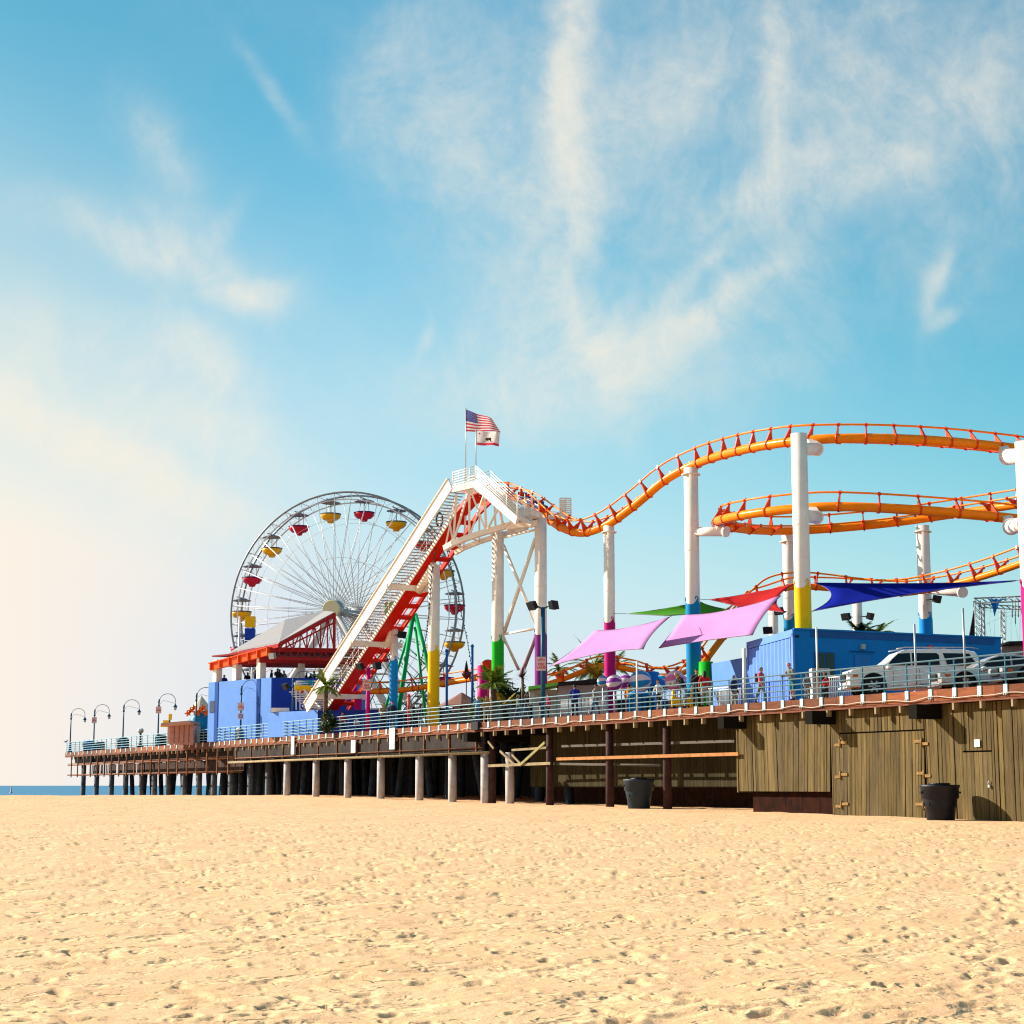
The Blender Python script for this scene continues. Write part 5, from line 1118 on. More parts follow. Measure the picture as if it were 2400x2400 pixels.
# bins, carts, machines along the deck
def deckbin(px, t, h, w, mm, lab, nm='deck_bin'):
    b = W(sat(px, t), t, DK); o = thing(nm, lab, 'bin', b); m = MB(); m.lathe(b, [(w*.42, 0), (w*.5, .06), (w*.5, h*.82), (w*.54, h*.84), (w*.54, h*.9), (w*.3, h)], 14); obj('drum', m, mm, o); m = MB()
    for k in range(10): a = 2*math.pi*k/10; m.box(b+Vector((math.cos(a)*w*.51, math.sin(a)*w*.51, h*.42)), .05, .05, h*.7)
    obj('slats', m, DARK, o)
GREYB = mat('bin_grey', (.12, .12, .13), .6); BLB = paint('bin_blue', (.01, .16, .45))
deckbin(210, 1.2, 1.15, 1.0, BLB, 'bright blue bin by the railing near the pier end'); deckbin(236, 1.4, 1.0, .95, GREYB, 'grey bin right of the blue one near the pier end'); deckbin(290, 1.2, 1.15, 1.1, DARK, 'dark bin at the foot of the third lamp')
deckbin(378, 1.0, 1.1, 1.0, DARK, 'dark bin at the foot of the lamp before the pink kiosk'); deckbin(470, 1.2, .95, 1.2, GREYB, 'grey bin in front of the starry kiddie ride'); deckbin(486, 1.0, 1.0, 1.1, DARK, 'dark bin just left of the pale blue building corner'); deckbin(545, 1.0, 1.1, .9, DARK, 'dark slatted bin below the two signs, left one'); deckbin(566, 1.0, 1.05, .9, STUCCO, 'pale bin below the two signs, right one')
deckbin(1497, 2.0, 1.15, 1.0, BLB, 'tall blue bin in front of the balloon ride'); deckbin(1513, 2.4, 1.1, .8, paint('bin_teal', (.01, .2, .3)), 'teal bin beside the tall blue bin')
b = W(sat(330, .8), .8, DK); o = thing('viewing_scope', 'coin-operated binocular viewer by the railing between two lamps', 'viewer', b); m = MB(); m.lathe(b, [(.35, 0), (.3, .2), (.12, .35), (.1, 1.35)], 10); obj('stand', m, DARK, o); m = MB(); m.lathe(b+Z*1.35, [(.1, 0), (.28, .15), (.28, .4), (.1, .5)], 10); m.bar(b+Z*1.75-U_*.5, b+Z*1.75+U_*.5, .15); obj('head', m, STEEL, o)
def cart(px, t, mm, lab):
    b = W(sat(px, t), t, DK); o = thing('mop_cart', lab, 'cart', b); m = MB(); m.box(b+Z*.35, .9, .5, .45); m.box(b+Vector((-.35, 0, .7)), .12, .45, .5); obj('bucket', m, mm, o, bevel=.03)
    for sx in (-.35, .35): m = MB(); m.lathe(b+Vector((sx, -.25, .08)), [(.08, 0), (.08, .05)], 10, ax=Vector((0, -1, 0))); obj('wheel', m, RUBBER, o)
cart(1597, 1.0, YEL, 'yellow bucket cart at the railing behind the bending person')
b = W(sat(1627, 1.2), 1.2, DK); o = thing('floor_sign', 'yellow folding floor sign between the two people in dark and red', 'sign', b); m = MB(); [m.prism([b+Vector((-.2, sy*.2, 0)), b+Vector((.2, sy*.2, 0)), b+Vector((.1, 0, 1.1)), b+Vector((-.1, 0, 1.1))], (0, .03, 0)) for sy in (-1, 1)]; obj('panel', m, YEL, o)
# crowd barriers
bp = None; BARM = mat('barrier_grey', (.45, .45, .46), .5, .4)
for i, (px, t, mm, lab) in enumerate([(1335, 2.6, BARM, 'leftmost galvanised crowd barrier in front of the grey booth'), (1366, 2.6, BARM, 'galvanised crowd barrier right behind the blue hoodie person'), (1400, 2.6, BARM, 'galvanised crowd barrier before the magenta column'),
        (1560, 3.2, paint('barrier_blue', (.01, .12, .5)), 'blue crowd barrier under the balloon ride'), (1688, 3.4, WSLAT, 'white crowd barrier before the lower blue wall, left one'), (1712, 4.6, WSLAT, 'white crowd barrier before the lower blue wall, right one'), (1770, 2.8, NAVY, 'navy crowd barrier left behind the pink jacket'), (1815, 2.8, NAVY, 'navy crowd barrier between pink jacket and leaning man'), (1925, 4.6, WSLAT, 'white crowd barrier by the white cabinet'), (1965, 3.2, WSLAT, 'white crowd barrier beside the white car nose'), (665, 4, STEEL, 'steel crowd barrier before the low pale blue wall, left one'), (700, 3.5, STEEL, 'steel crowd barrier before the low pale blue wall, right one')]):
    if bp is None:
        z0 = Vector(); bp = thing('crowd_barrier', lab, 'barrier', (0, 0, 0), 'crowd barriers on the deck'); m = MB(); m.tube([(-1.1, 0, .15), (-1.1, 0, 1.1), (1.1, 0, 1.1), (1.1, 0, .15), (-1.1, 0, .15)], .025, 6); f1 = obj('frame', m, BARM, bp); m = MB()
        for k in range(17): m.tube([(-1.0+k*.125, 0, .15), (-1.0+k*.125, 0, 1.1)], .012, 4)
        obj('bars', m, BARM, bp); m = MB(); [m.box((x, 0, .03), .06, .5, .05) for x in (-.9, .9)]; obj('feet', m, BARM, bp); q = bp
    else: q = copy_tree(bp)
    q.location = W(sat(px, t), t, DK); q.rotation_euler = (0, 0, math.atan2(U_.y, U_.x)+random.uniform(-.1, .1)); q['label'] = lab
    for ch in q.children: ch.material_slots[0].link = 'OBJECT'; ch.material_slots[0].material = mm
# slim bare poles
for px, y0, lab, t in ((1747, 1519, 'slim pale pole left of the corrugated blue building', 2.5), (1919, 1469, 'slim white pole in front of the blue building window', 2.2), (2151, 1462, 'slim grey pole in front of the white car door', 1.0), (2267, 1424, 'tallest slim grey pole behind the rear of the white car', 1.2), (1494, 1549, 'slim grey pole rising beside the magenta column and balloons', 1.6)):
    b = W(sat(px, t), t, DK); zt_ = fz(px, y0, t); m = MB(); m.tube([b, (b.x, b.y, zt_)], .042 if px != 1747 else .09, 8); m.lathe(b, [(.14, 0), (.14, .05), (.05, .1)], 8); p_ = obj('slim_pole', m, WSLAT if px < 2000 else STEEL); tag(p_, lab, 'pole')
m1 = slab(1903, 1566, 1946, 1615, 80, .8, DK); m2 = MB(); m2.box(A(1925, 1590, 79.95), .5, .06, .5); simple('cabinet', 'pale utility cabinet against the blue building under its window', 'cabinet', [('body', m1, STUCCO), ('grille', m2, DARK)])
# stage truss at the right edge
o = thing('stage_truss', 'aluminium truss frame with hanging blue cloth and net at the right edge', 'truss', A(2340, 1500, 104)*Vector((1, 1, 0))+Z*DK)
def tr(a, b, w=.3):
    a, b = Vector(a), Vector(b); m = MB(); D_, S, U = frame(b-a); n = max(2, int((b-a).length/.35))
    for i, j in ((-1, -1), (1, -1), (1, 1), (-1, 1)): o_ = S*(i*w/2)+U*(j*w/2); m.tube([a+o_, b+o_], .03, 5)
    for k in range(n):
        p, q = a.lerp(b, k/n), a.lerp(b, (k+1)/n)
        for i in (-1, 1): m.tube([p+S*(i*w/2)+U*w/2, q+S*(i*w/2)-U*w/2], .018, 4); m.tube([p+S*(i*w/2)+U*w/2, q-S*(i*w/2)+U*w/2], .018, 4)
    return m
def dk(px, D): p = A(px, 1500, D); return Vector((p.x, p.y, DK))
obj('tower_truss', tr(dk(2290, 102), A(2290, 1408, 102)), STEEL, o); obj('tower_truss', tr(dk(2349, 108), A(2349, 1430, 108), .22), STEEL, o); obj('tower_truss', tr(dk(2302, 108), A(2302, 1418, 108), .2), STEEL, o)
obj('top_truss', tr(A(2284, 1408, 102), A(2440, 1402, 100), .28), STEEL, o); obj('top_truss', tr(A(2302, 1420, 108), A(2440, 1428, 106), .2), STEEL, o)
m = MB(); v = []; nn_ = 10
for i in range(nn_+1):
    x = 2313+i*5.4; v += [A(x, 1402+(3 if i % 2 else 0), 101.5+(.15 if i % 2 else 0)), A(2330+(x-2330)*.35, 1402+46*max(.12, 1-abs(x-2333)/26), 101.7)]
m.add(v, [[2*i, 2*i+2, 2*i+3, 2*i+1] for i in range(nn_)]); obj('hung_cloth', m, mat('azure_cloth', (.01, .22, .68), .7, trans=.25), o, recalc=False)
m = MB(); g_ = random.Random(8)
for k in range(9):
    x = 2310+k*12; m.tube([A(x, 1425, 104), A(x+g_.uniform(-4, 4), 1460, 104), A(x+g_.uniform(-8, 8), 1508, 104)], .008, 3)
for k in range(2): m.tube([A(2305, 1430+k*36, 104), A(2350, 1436+k*9, 104), A(2420, 1430+k*9, 104)], .008, 3)
for k in range(5): x = 2372+k*7; m.tube([A(x, 1405, 103), A(x+1, 1445+g_.uniform(-10, 20), 103)], .03, 4)
obj('net', m, mat('net_grey', (.3, .32, .34), .7), o)
m = MB(); q = [A(2272, 1492, 101), A(2283, 1430, 101), A(2284, 1492, 101)]; m.prism(q, (0, .15, 0)); tag(obj('black_drape', m, DARK), 'narrow dark triangular drape left of the stage truss', 'drape')
m1 = slab(2347, 1512, 2460, 1545, 98, 3, DK); m2 = MB(); m2.bar(A(2345, 1511, 97.8), A(2460, 1508, 97.8), 3.2, .12); simple('beige_hut', 'beige low hut behind the silver car at the right edge', 'hut', [('walls', m1, mat('hut_beige', (.5, .42, .38), .8)), ('roof_edge', m2, DARK)])

m1 = slab(1060, 1650, 1120, 1690, 136, 3, DK); m2 = MB()
for k in range(4): m2.bar(A(1063+k*17, 1652, 135.8), A(1063+k*17, 1690, 135.8), .12)
simple('ticket_booth', 'pale peach booth under the brown umbrella', 'booth', [('walls', m1, mat('peach', (.70, .45, .34), .8)), ('posts', m2, mat('peach_trim', (.3, .12, .08), .7))])
m1 = slab(865, 1672, 985, 1700, 131, 1.5, DK); m2 = MB(); m2.bar(A(863, 1671, 130.9), A(987, 1668, 130.9), 1.6, .1)
simple('ride_fence', 'long dark blue ride fence behind the people left of the yellow column', 'fence', [('panel', m1, paint('fence_blue', (.006, .03, .16))), ('cap', m2, WSTEEL)])

# ============================================================ PLANTS
def frond(m, base, dirv, L_, droop, w=.5, n=9, seed=0):
    g = random.Random(seed); d = Vector(dirv).normalized(); p = Vector(base); pts = [p.copy()]; v = d.copy()
    for k in range(n): v = (v+Vector((0, 0, -droop/n))).normalized(); p = p+v*(L_/n); pts.append(p.copy())
    m.tube(pts, [.025*(1-k/(n+1.5)) for k in range(n+1)], 4)
    for k in range(1, n*3):
        f = k/(n*3); i = min(n-1, int(f*n)); q = pts[i].lerp(pts[i+1], f*n-i); t = (pts[i+1]-pts[i]).normalized(); s = t.cross(Z).normalized() if abs(t.z) < .97 else Vector((1, 0, 0)); l = w*math.sin(math.pi*min(1, f*1.05+.12))**.7
        for sg in (-1, 1):
            e = q+(s*sg*.8+t*.75).normalized()*l*g.uniform(.8, 1.1)+Z*(-.28*l*g.uniform(.5, 1.4)); h = t*.045; m.add([q-h, q+h, e], [[0, 1, 2]])
def palm(name, base, H_, nf, L_, lab, lm=LEAF, droop=1.2, tr_=.14, lean=(0, 0), seed=1, w=.45):
    o = thing(name, lab, 'palm tree', base); g = random.Random(seed); top = Vector(base)+Vector((lean[0], lean[1], H_))
    m = MB(); k_ = 14; pts = [Vector(base).lerp(top, i/k_) for i in range(k_+1)]; m.tube(pts, [tr_*(1.15-.3*i/k_)*(1.12 if i % 2 else .92) for i in range(k_+1)], 10); obj('trunk', m, TRUNK, o)
    m = MB()
    for i in range(nf):
        a = 2*math.pi*i*.618+g.uniform(-.2, .2); el = g.uniform(-.1, 1.25); frond(m, top, (math.cos(a)*math.cos(el), math.sin(a)*math.cos(el), math.sin(el)), L_*g.uniform(.75, 1.1), droop*g.uniform(.7, 1.3), w, seed=i+seed*50)
    obj('crown', m, lm, o, recalc=False); return o
def bush(name, c, rx, ry, rz, n, lab, lm, cat='bush', leaf=.16, seed=1):
    g = random.Random(seed); o = thing(name, lab, cat, c); m = MB(); C_ = Vector(c)+Z*rz
    cl = [(g.gauss(0, .45), g.gauss(0, .45), g.gauss(0, .42), g.uniform(.25, .5)) for _ in range(16)]
    for _ in range(n):
        x, y, z, r_ = g.choice(cl); p = Vector((x+g.gauss(0, r_*.5), y+g.gauss(0, r_*.5), z+g.gauss(0, r_*.5)))
        if p.length > 1.25: continue
        q = C_+Vector((p.x*rx, p.y*ry, p.z*rz)); a = Vector((g.gauss(0, 1), g.gauss(0, 1), g.gauss(0, 1))).normalized(); b = a.cross(Vector((g.gauss(0, 1), g.gauss(0, 1), g.gauss(0, 1)))).normalized(); l = leaf*g.uniform(.6, 1.4)
        m.add([q-a*l, q+b*l*.35, q+a*l, q-b*l*.35], [[0, 1, 2, 3]])
    obj('foliage', m, lm, o, recalc=False); m = MB()
    for k in range(4): m.tube([Vector(c), C_+Vector((g.uniform(-rx, rx)*.5, g.uniform(-ry, ry)*.5, rz*.4))], [.05, .015], 6)
    obj('stem', m, TRUNK, o)
def gp(px, D): p = A(px, 1600, D); return Vector((p.x, p.y, DK))
palm('palm_tree', gp(764, 123), A(764, 1608, 123).z-DK, 20, 1.7, 'small palm with a shaggy trunk before the foot of the white lift stairs', droop=1.0, tr_=.16, seed=3)
bush('shrub', gp(772, 123), .75, .5, .75, 700, 'dark green shrub around the base of the small palm', LEAFD, seed=4)
palm('palm_tree', gp(1157, 106), A(1157, 1600, 106).z-DK, 26, 1.6, 'broad green and yellow palm in front of the green coaster column', droop=.7, tr_=.2, seed=5, w=.6)
palm('palm_tree', gp(1180, 107), 1.2, 16, 1.3, 'low leafy palm right of the green column foot', lm=LEAFY, droop=.8, seed=6, w=.5)
bush('shrub', gp(1208, 108), 1.4, .9, 1.35, 3200, 'dense dark bush between the green column and the white booth', LEAFD, seed=7)
bush('shrub', gp(1150, 107), 1.1, .7, .75, 1400, 'low green shrub under the broad palm', LEAF, seed=8)
o = thing('spiky_plant', 'spiky dark purple cordyline on a stalk before the purple column', 'plant', gp(1225, 104)); c = A(1225, 1588, 104); m = MB(); m.tube([(c.x, c.y, DK), c], .08, 8); obj('stalk', m, TRUNK, o); m = MB(); g_ = random.Random(1)
for k in range(60):
    a = g_.uniform(0, 6.28); el = g_.uniform(-.4, 1.5); d = Vector((math.cos(a)*math.cos(el), math.sin(a)*math.cos(el), math.sin(el))); s = d.cross(Z).normalized()*.035; m.add([c-s, c+s, c+d*g_.uniform(.5, .8)], [[0, 1, 2]])
obj('leaves', m, mat('purple_leaf', (.08, .03, .05), .5), o, recalc=False)
palm('palm_tree', gp(1393, 118), A(1393, 1560, 118).z-DK, 22, 2.3, 'feathery palm left of the magenta column behind the lilac sail', droop=1.3, seed=9, w=.6)
palm('palm_tree', gp(1400, 113), A(1400, 1592, 113).z-DK, 18, 1.5, 'yellow-green low palm in front of the orange return track', lm=LEAFY, droop=1.1, seed=10, w=.5)
palm('palm_tree', gp(1440, 120), A(1442, 1562, 120).z-DK, 14, 2.0, 'feathery palm just right of the magenta column', droop=1.4, seed=11, w=.5)
palm('palm_tree', gp(1310, 122), A(1310, 1568, 122).z-DK, 12, 2.0, 'sparse drooping palm under the left tip of the lilac sail', droop=1.6, seed=12, w=.4)
palm('palm_tree', gp(2020, 103), A(2012, 1486, 103).z-DK, 20, 1.5, 'dark palm crown showing above the blue building roof', lm=LEAFD, droop=.8, seed=13)
palm('palm_tree', gp(2060, 104), A(2052, 1489, 104).z-DK, 16, 1.6, 'paler feathery palm above the blue building roof, right of the dark one', droop=1.5, seed=14)
bush('flower_bed', gp(1330, 112), 1.7, .8, .95, 1400, 'red flowering shrub behind the grey booth roof', mat('red_flowers', (.45, .06, .06), .6, island=.4), seed=15)

# ============================================================ CARS
def car(name, lab, loc, rz, L_, Wd, H_, prof, glass, wheels, body, wr=.38, lights=(.82, .22)):
    """prof: closed side outline (x from nose, z); car built nose at x=0 pointing to -x, width along y"""
    o = thing(name, lab, 'car', (0, 0, 0)); n = len(prof)
    # body as lofted sections across the width with tumblehome
    m = MB(); ys = (-.5, -.47, -.40, 0, .40, .47, .5); v = []
    for y in ys:
        for (x, z) in prof:
            hgt = max(0, (z-H_*.55)/(H_*.45)); yy = y*Wd*(1-.20*hgt); ins = .05 if abs(y) == .5 else (.015 if abs(y) == .47 else 0)
            cx = L_/2; cz = H_*.45; v.append(Vector((x+(cx-x)*ins*.5, yy, z+(cz-z)*ins)))
    f = []
    for j in range(len(ys)-1):
        for i in range(n): a = j*n+i; b = j*n+(i+1) % n; f.append([a, b, b+n, a+n])
    f += [list(range(n)), list(range((len(ys)-1)*n, len(ys)*n))[::-1]]; m.add(v, f); bd = obj('body', m, body, o)
    bd.modifiers.new('b', 'BEVEL').width = .025
    def side_y(z, sg): hgt = max(0, (z-H_*.55)/(H_*.45)); return sg*Wd*.5*(1-.20*hgt)
    for sg in (-1, 1):
        for gl in glass:
            m = MB(); q = [Vector((x, side_y(z, sg)+sg*.004, z)) for x, z in gl]; m.prism(q, (0, -sg*.03, 0)); obj('window', m, GLASS, o)
        for wx in wheels:
            m = MB(); m.lathe((wx, sg*(Wd/2+.008), wr+.02), [(wr+.11, -.02 if sg > 0 else -.02), (wr+.11, .012), ], 26, ax=Vector((0, sg, 0))); obj('wheel_arch', m, mat('arch_black', (.008, .008, .01), .9), o)
            m = MB(); m.lathe((wx, sg*(Wd/2-.18), wr), [(wr*.6, 0), (wr*.97, .01), (wr, .05), (wr, .18), (wr*.95, .22), (wr*.66, .23)], 28, ax=Vector((0, sg, 0))); w_ = obj('wheel', m, RUBBER, o)
            m = MB(); m.lathe((wx, sg*(Wd/2+.035), wr), [(wr*.66, .0), (wr*.62, .01), (wr*.1, .005)], 20, ax=Vector((0, sg, 0)))
            for k in range(6): a = k*math.pi/3; m.bar(Vector((wx, sg*(Wd/2+.05), wr)), Vector((wx+math.cos(a)*wr*.6, sg*(Wd/2+.05), wr+math.sin(a)*wr*.6)), .07, .02, up=Vector((0, 1, 0)))
            obj('rim', m, STEEL, w_)
        m = MB(); c = Vector((glass[0][0][0]+.05 if glass else 1, sg*(Wd/2+.10), H_*.60)); m.lathe(c+Vector((0, 0, -.1)), [(.05, 0), (.12, .04), (.13, .15), (.07, .2)], 10); obj('mirror', m, body, o)
        m = MB(); m.box((.10 if lights[0] > .8 else .16, sg*Wd*.38, H_*.46), .22, Wd*.2, .20); obj('headlight', m, mat('headlight', (.5, .52, .55), .12, .3), o, bevel=.03)
        m = MB(); m.box((.28, sg*(Wd/2-.02), H_*.43), .2, .08, .1); obj('turn_lamp', m, mat('amber_lamp', (.6, .12, .02), .3), o)
        for gx in (1.6, 2.7): m = MB(); m.box((L_*(.36 if gx < 2 else .56), sg*(Wd/2+.015), H_*.52), .2, .03, .03); obj('door_handle', m, CHROME, o)
        for gx in (.32, .51, .70): m = MB(); m.box((L_*gx, sg*(Wd/2+.001), H_*.37), .012, .008, H_*.38); obj('door_seam', m, DARK, o)
        m = MB(); m.box((L_*.5, sg*(Wd/2+.008), H_*.25), L_*.42, .03, .06); obj('side_trim', m, CHROME if H_ > 1.7 else DARK, o)
        if H_ > 1.7: m = MB(); m.tube([(L_*.36, sg*Wd*.36, H_-.02), (L_*.42, sg*Wd*.36, H_+.05), (L_*.9, sg*Wd*.36, H_+.05), (L_*.95, sg*Wd*.36, H_-.02)], .025, 6); obj('roof_rack', m, STEEL, o)
    m = MB(); m.box((.0, 0, H_*.40), .1, Wd*.5, H_*.16); obj('grille', m, DARK, o); m = MB(); m.box((.02, 0, H_*.2), .16, Wd*.9, .1); obj('bumper', m, body, o, bevel=.03)
    o.location = loc; o.rotation_euler = (0, 0, rz)
    return o
SUVW = mat('suv_white', (.80, .74, .72), .25, var=.03, coat=.6); SILV = mat('silver_car', (.52, .48, .47), .25, .3, var=.03, coat=.6); BLK = mat('dark_car', (.03, .035, .06), .2, var=.03, coat=.8)
suvp = [(.03, .38), (0, .62), (.02, .98), (.12, 1.08), (.6, 1.17), (1.35, 1.24), (1.72, 1.5), (2.05, 1.80), (2.35, 1.90), (3.5, 1.95), (4.8, 1.92), (5.25, 1.82), (5.5, 1.3), (5.62, 1.15), (5.66, .6), (5.6, .42), (5.0, .34), (.9, .34)]
suvg = [[(1.60, 1.25), (1.80, 1.50), (2.08, 1.74), (2.55, 1.76), (2.55, 1.25)], [(2.62, 1.25), (2.62, 1.76), (3.62, 1.76), (3.72, 1.68), (3.72, 1.28)], [(4.05, 1.25), (3.88, 1.76), (4.95, 1.74), (5.22, 1.30), (5.1, 1.25)]]
cp = A(1977, 1600, 73.2); car('white_suv', 'big white SUV parked behind the railing in front of the blue building', (cp.x, 73.2, DK), R(1), 5.66, 2.0, 1.95, suvp, suvg, (1.02, 4.62), SUVW, .41)
sedp = [(.02, .35), (0, .5), (.05, .68), (.3, .80), (1.25, .93), (1.9, 1.28), (2.3, 1.42), (3.0, 1.45), (3.7, 1.38), (4.25, 1.05), (4.65, 1.0), (4.72, .7), (4.68, .38), (4.2, .27), (.8, .27)]
sedg = [[(1.62, .96), (2.02, 1.27), (2.35, 1.36), (2.75, 1.37), (2.75, .97)], [(2.82, .97), (2.82, 1.37), (3.2, 1.35), (3.65, 1.25), (3.95, 1.02)]]
cp = A(2190, 1600, 69.4); car('silver_sedan', 'pearl silver sedan whose nose overlaps the rear of the white SUV', (cp.x, 69.4, DK), R(2), 4.72, 1.8, 1.45, sedp, sedg, (.95, 3.7), SILV, .33)
cp = A(2334, 1600, 66.3); car('dark_sedan', 'dark navy car cut off by the right edge of the photo', (cp.x, 66.3, DK), R(2), 4.72, 1.8, 1.45, sedp, sedg, (.95, 3.7), BLK, .33)

# ============================================================ PEOPLE
def make_person(pose, seed=0):
    """returns a prototype: body mesh plus clothing children; faces -Y; feet at z=0; height 1.7"""
    J = {}
    lean = {'stand': 0, 'walk': .04, 'lean': .30, 'bend': .62, 'child': 0, 'phone': 0}[pose]
    def T(x, y, z): 
        d = z-.92
        if d > 0: return (x, y-math.sin(lean)*d, .92+math.cos(lean)*d)
        return (x, y, z)
    hip = (0, 0, .92); V = [hip]; Rd = [.125]; E = []; reg = ['p']
    def add(p, r, par, g): V.append(p); Rd.append(r); E.append((par, len(V)-1)); reg.append(g); return len(V)-1
    sp = add(T(0, 0, 1.08), .115, 0, 't'); ch = add(T(0, 0, 1.28), .135, sp, 't'); nk = add(T(0, .0, 1.42), .065, ch, 't'); n2 = add(T(0, -.01, 1.49), .055, nk, 'n')
    h1 = add(T(0, -.02, 1.56), .085, n2, 'h'); h2 = add(T(0, -.01, 1.64), .088, h1, 'h'); add(T(0, 0, 1.69), .055, h2, 'h')
    hands = []
    for sg in (-1, 1):
        st = {'walk': .16*sg}.get(pose, .03*sg)
        th = add((sg*.095, 0, .84), .09, 0, 'l'); kn = add((sg*.11, -st*.7-(.02), .48), .062, th, 'l'); an = add((sg*.115, -st*1.2+(.05 if st < 0 else 0), .09), .042, kn, 'f'); add((sg*.125, -st*1.2-.14, .04), .038, an, 'f')
        sh = add(T(sg*.185, 0, 1.38), .06, ch, 't')
        if pose in ('lean', 'bend'): el, wr = T(sg*.25, -.12, 1.12), (sg*.2, -.42 if pose == 'lean' else -.55, 1.08)
        elif pose == 'phone': el, wr = T(sg*.27, -.06, 1.14), T(sg*.08, -.30, 1.36)
        elif pose == 'walk': el, wr = T(sg*.25, sg*.10, 1.12), T(sg*.24, sg*.10-.12, .90)
        else: el, wr = T(sg*.25, .03, 1.11), T(sg*.25, -.06, .87)
        e_ = add(el, .045, sh, 'a'); w_ = add(wr, .030, e_, 'r'); el, wr = Vector(el), Vector(wr); hd = (wr-el).normalized(); hands.append((wr, hd, sg)); add(tuple(wr+hd*.07), .032, w_, 'k')
    me = bpy.data.meshes.new('tmp'); me.from_pydata(V, E, []); o = bpy.data.objects.new('tmp', me); COL.objects.link(o)
    sk = o.modifiers.new('s', 'SKIN'); sk.use_smooth_shade = True
    for i, d in enumerate(me.skin_vertices[0].data): d.radius = (Rd[i]*(1.15 if reg[i] in 'tp' else 1), Rd[i]*(.85 if reg[i] in 'tp' else 1)); d.use_root = (i == 0)
    sb = o.modifiers.new('b', 'SUBSURF'); sb.levels = 1
    dg = bpy.context.evaluated_depsgraph_get(); dg.update(); ev = bpy.data.meshes.new_from_object(o.evaluated_get(dg)); bpy.data.objects.remove(o)
    bm = bmesh.new(); bm.from_mesh(ev); bpy.data.meshes.remove(ev); bm.verts.ensure_lookup_table(); bm.faces.ensure_lookup_table(); bm.normal_update()
    Vv = [Vector(p) for p in V]
    def region(p):
        best = (9, 'p')
        for a, b in E:
            A_, B_ = Vv[a], Vv[b]; d = B_-A_; t = max(0, min(1, (p-A_).dot(d)/max(1e-9, d.length_squared))); q = (A_+d*t-p).length/max(Rd[a], Rd[b])**.5
            if q < best[0]: best = (q, reg[a] if t < .5 else reg[b])
        return best[1]
    fr = [region(f.calc_center_median()) for f in bm.faces]
    def shell(regs, off, cond=None):
        m = MB(); idx = {}
        for f, g in zip(bm.faces, fr):
            if g not in regs or (cond and not cond(f.calc_center_median())): continue
            ids = []
            for v in f.verts:
                if v.index not in idx: idx[v.index] = len(m.v); m.v.append(v.co+v.normal*off)
                ids.append(idx[v.index])
            m.f.append(ids); m.sm.append(True)
        return m
    body = MB()
    body.v = [v.co.copy() for v in bm.verts]; body.f = [[v.index for v in f.verts] for f in bm.faces]; body.sm = [True]*len(body.f)
    for wr, hd, sg in hands:          # five fingers curled from the palm
        D_, S, U = frame(hd, Vector((sg, 0, .3)).normalized()); p0 = wr+hd*.07
        for k in range(4): b0 = p0+S*(.022*(k-1.5)); l = (.06, .075, .07, .055)[k]; body.tube([b0-hd*.02, b0+hd*l*.5-U*.006, b0+hd*l*.85-U*.03], [.011, .010, .008], 6)
        body.tube([wr+hd*.02+S*.03, wr+hd*.06+S*.055-U*.01, wr+hd*.09+S*.06-U*.02], [.013, .011, .009], 6)
    hc = Vv[6]; fdir = Vector((0, -math.cos(lean*.5), -math.sin(lean*.5)))
    nose = Vv[5]+fdir*.085+Z*.03; body.tube([nose+Z*.03, nose+fdir*.018, nose+fdir*.004-Z*.008], [.008, .014, .008], 6)
    for sg in (-1, 1): body.tube([Vv[5]+Vector((sg*.085, .01, .06)), Vv[5]+Vector((sg*.092, .02, .02))], [.012, .01], 6)
    eyes = MB()
    for sg in (-1, 1): eyes.lathe(Vv[5]+fdir*.078+Vector((sg*.03, 0, .06)), [(.0, -.008), (.011, 0), (.0, .008)], 8, cap=False)
    eyes.box(Vv[5]+fdir*.082-Z*.012, .045, .012, .008)
    hz = Vv[5]
    hair = shell('h', .018, lambda c: (c-hz).dot(-fdir) > -.015 or c.z > hz.z+.085); 
    long_hair = MB(); long_hair.v = list(hair.v); long_hair.f = list(hair.f); long_hair.sm = list(hair.sm); back = hz-fdir*.07; long_hair.tube([back+Z*.06, back-Z*.08, back-Z*.22+Vector((0, .02, 0))], [.08, .085, .03], 8)
    d = {'body': body, 'eyes': eyes, 'hair': hair, 'long_hair': long_hair, 'tshirt': shell('ta', .014, lambda c: True) , 'jacket': shell('tar', .024), 'trousers': shell('plf', .014, lambda c: c.z > .12), 'shorts': shell('pl', .018, lambda c: c.z > .5), 'shoes': shell('f', .012, lambda c: c.z < .13)}
    bm.free(); return d
POSES = {}
CL = {}
def cloth_m(name, col): return mat('cloth_'+name, col, .85, var=.12, scale=9)
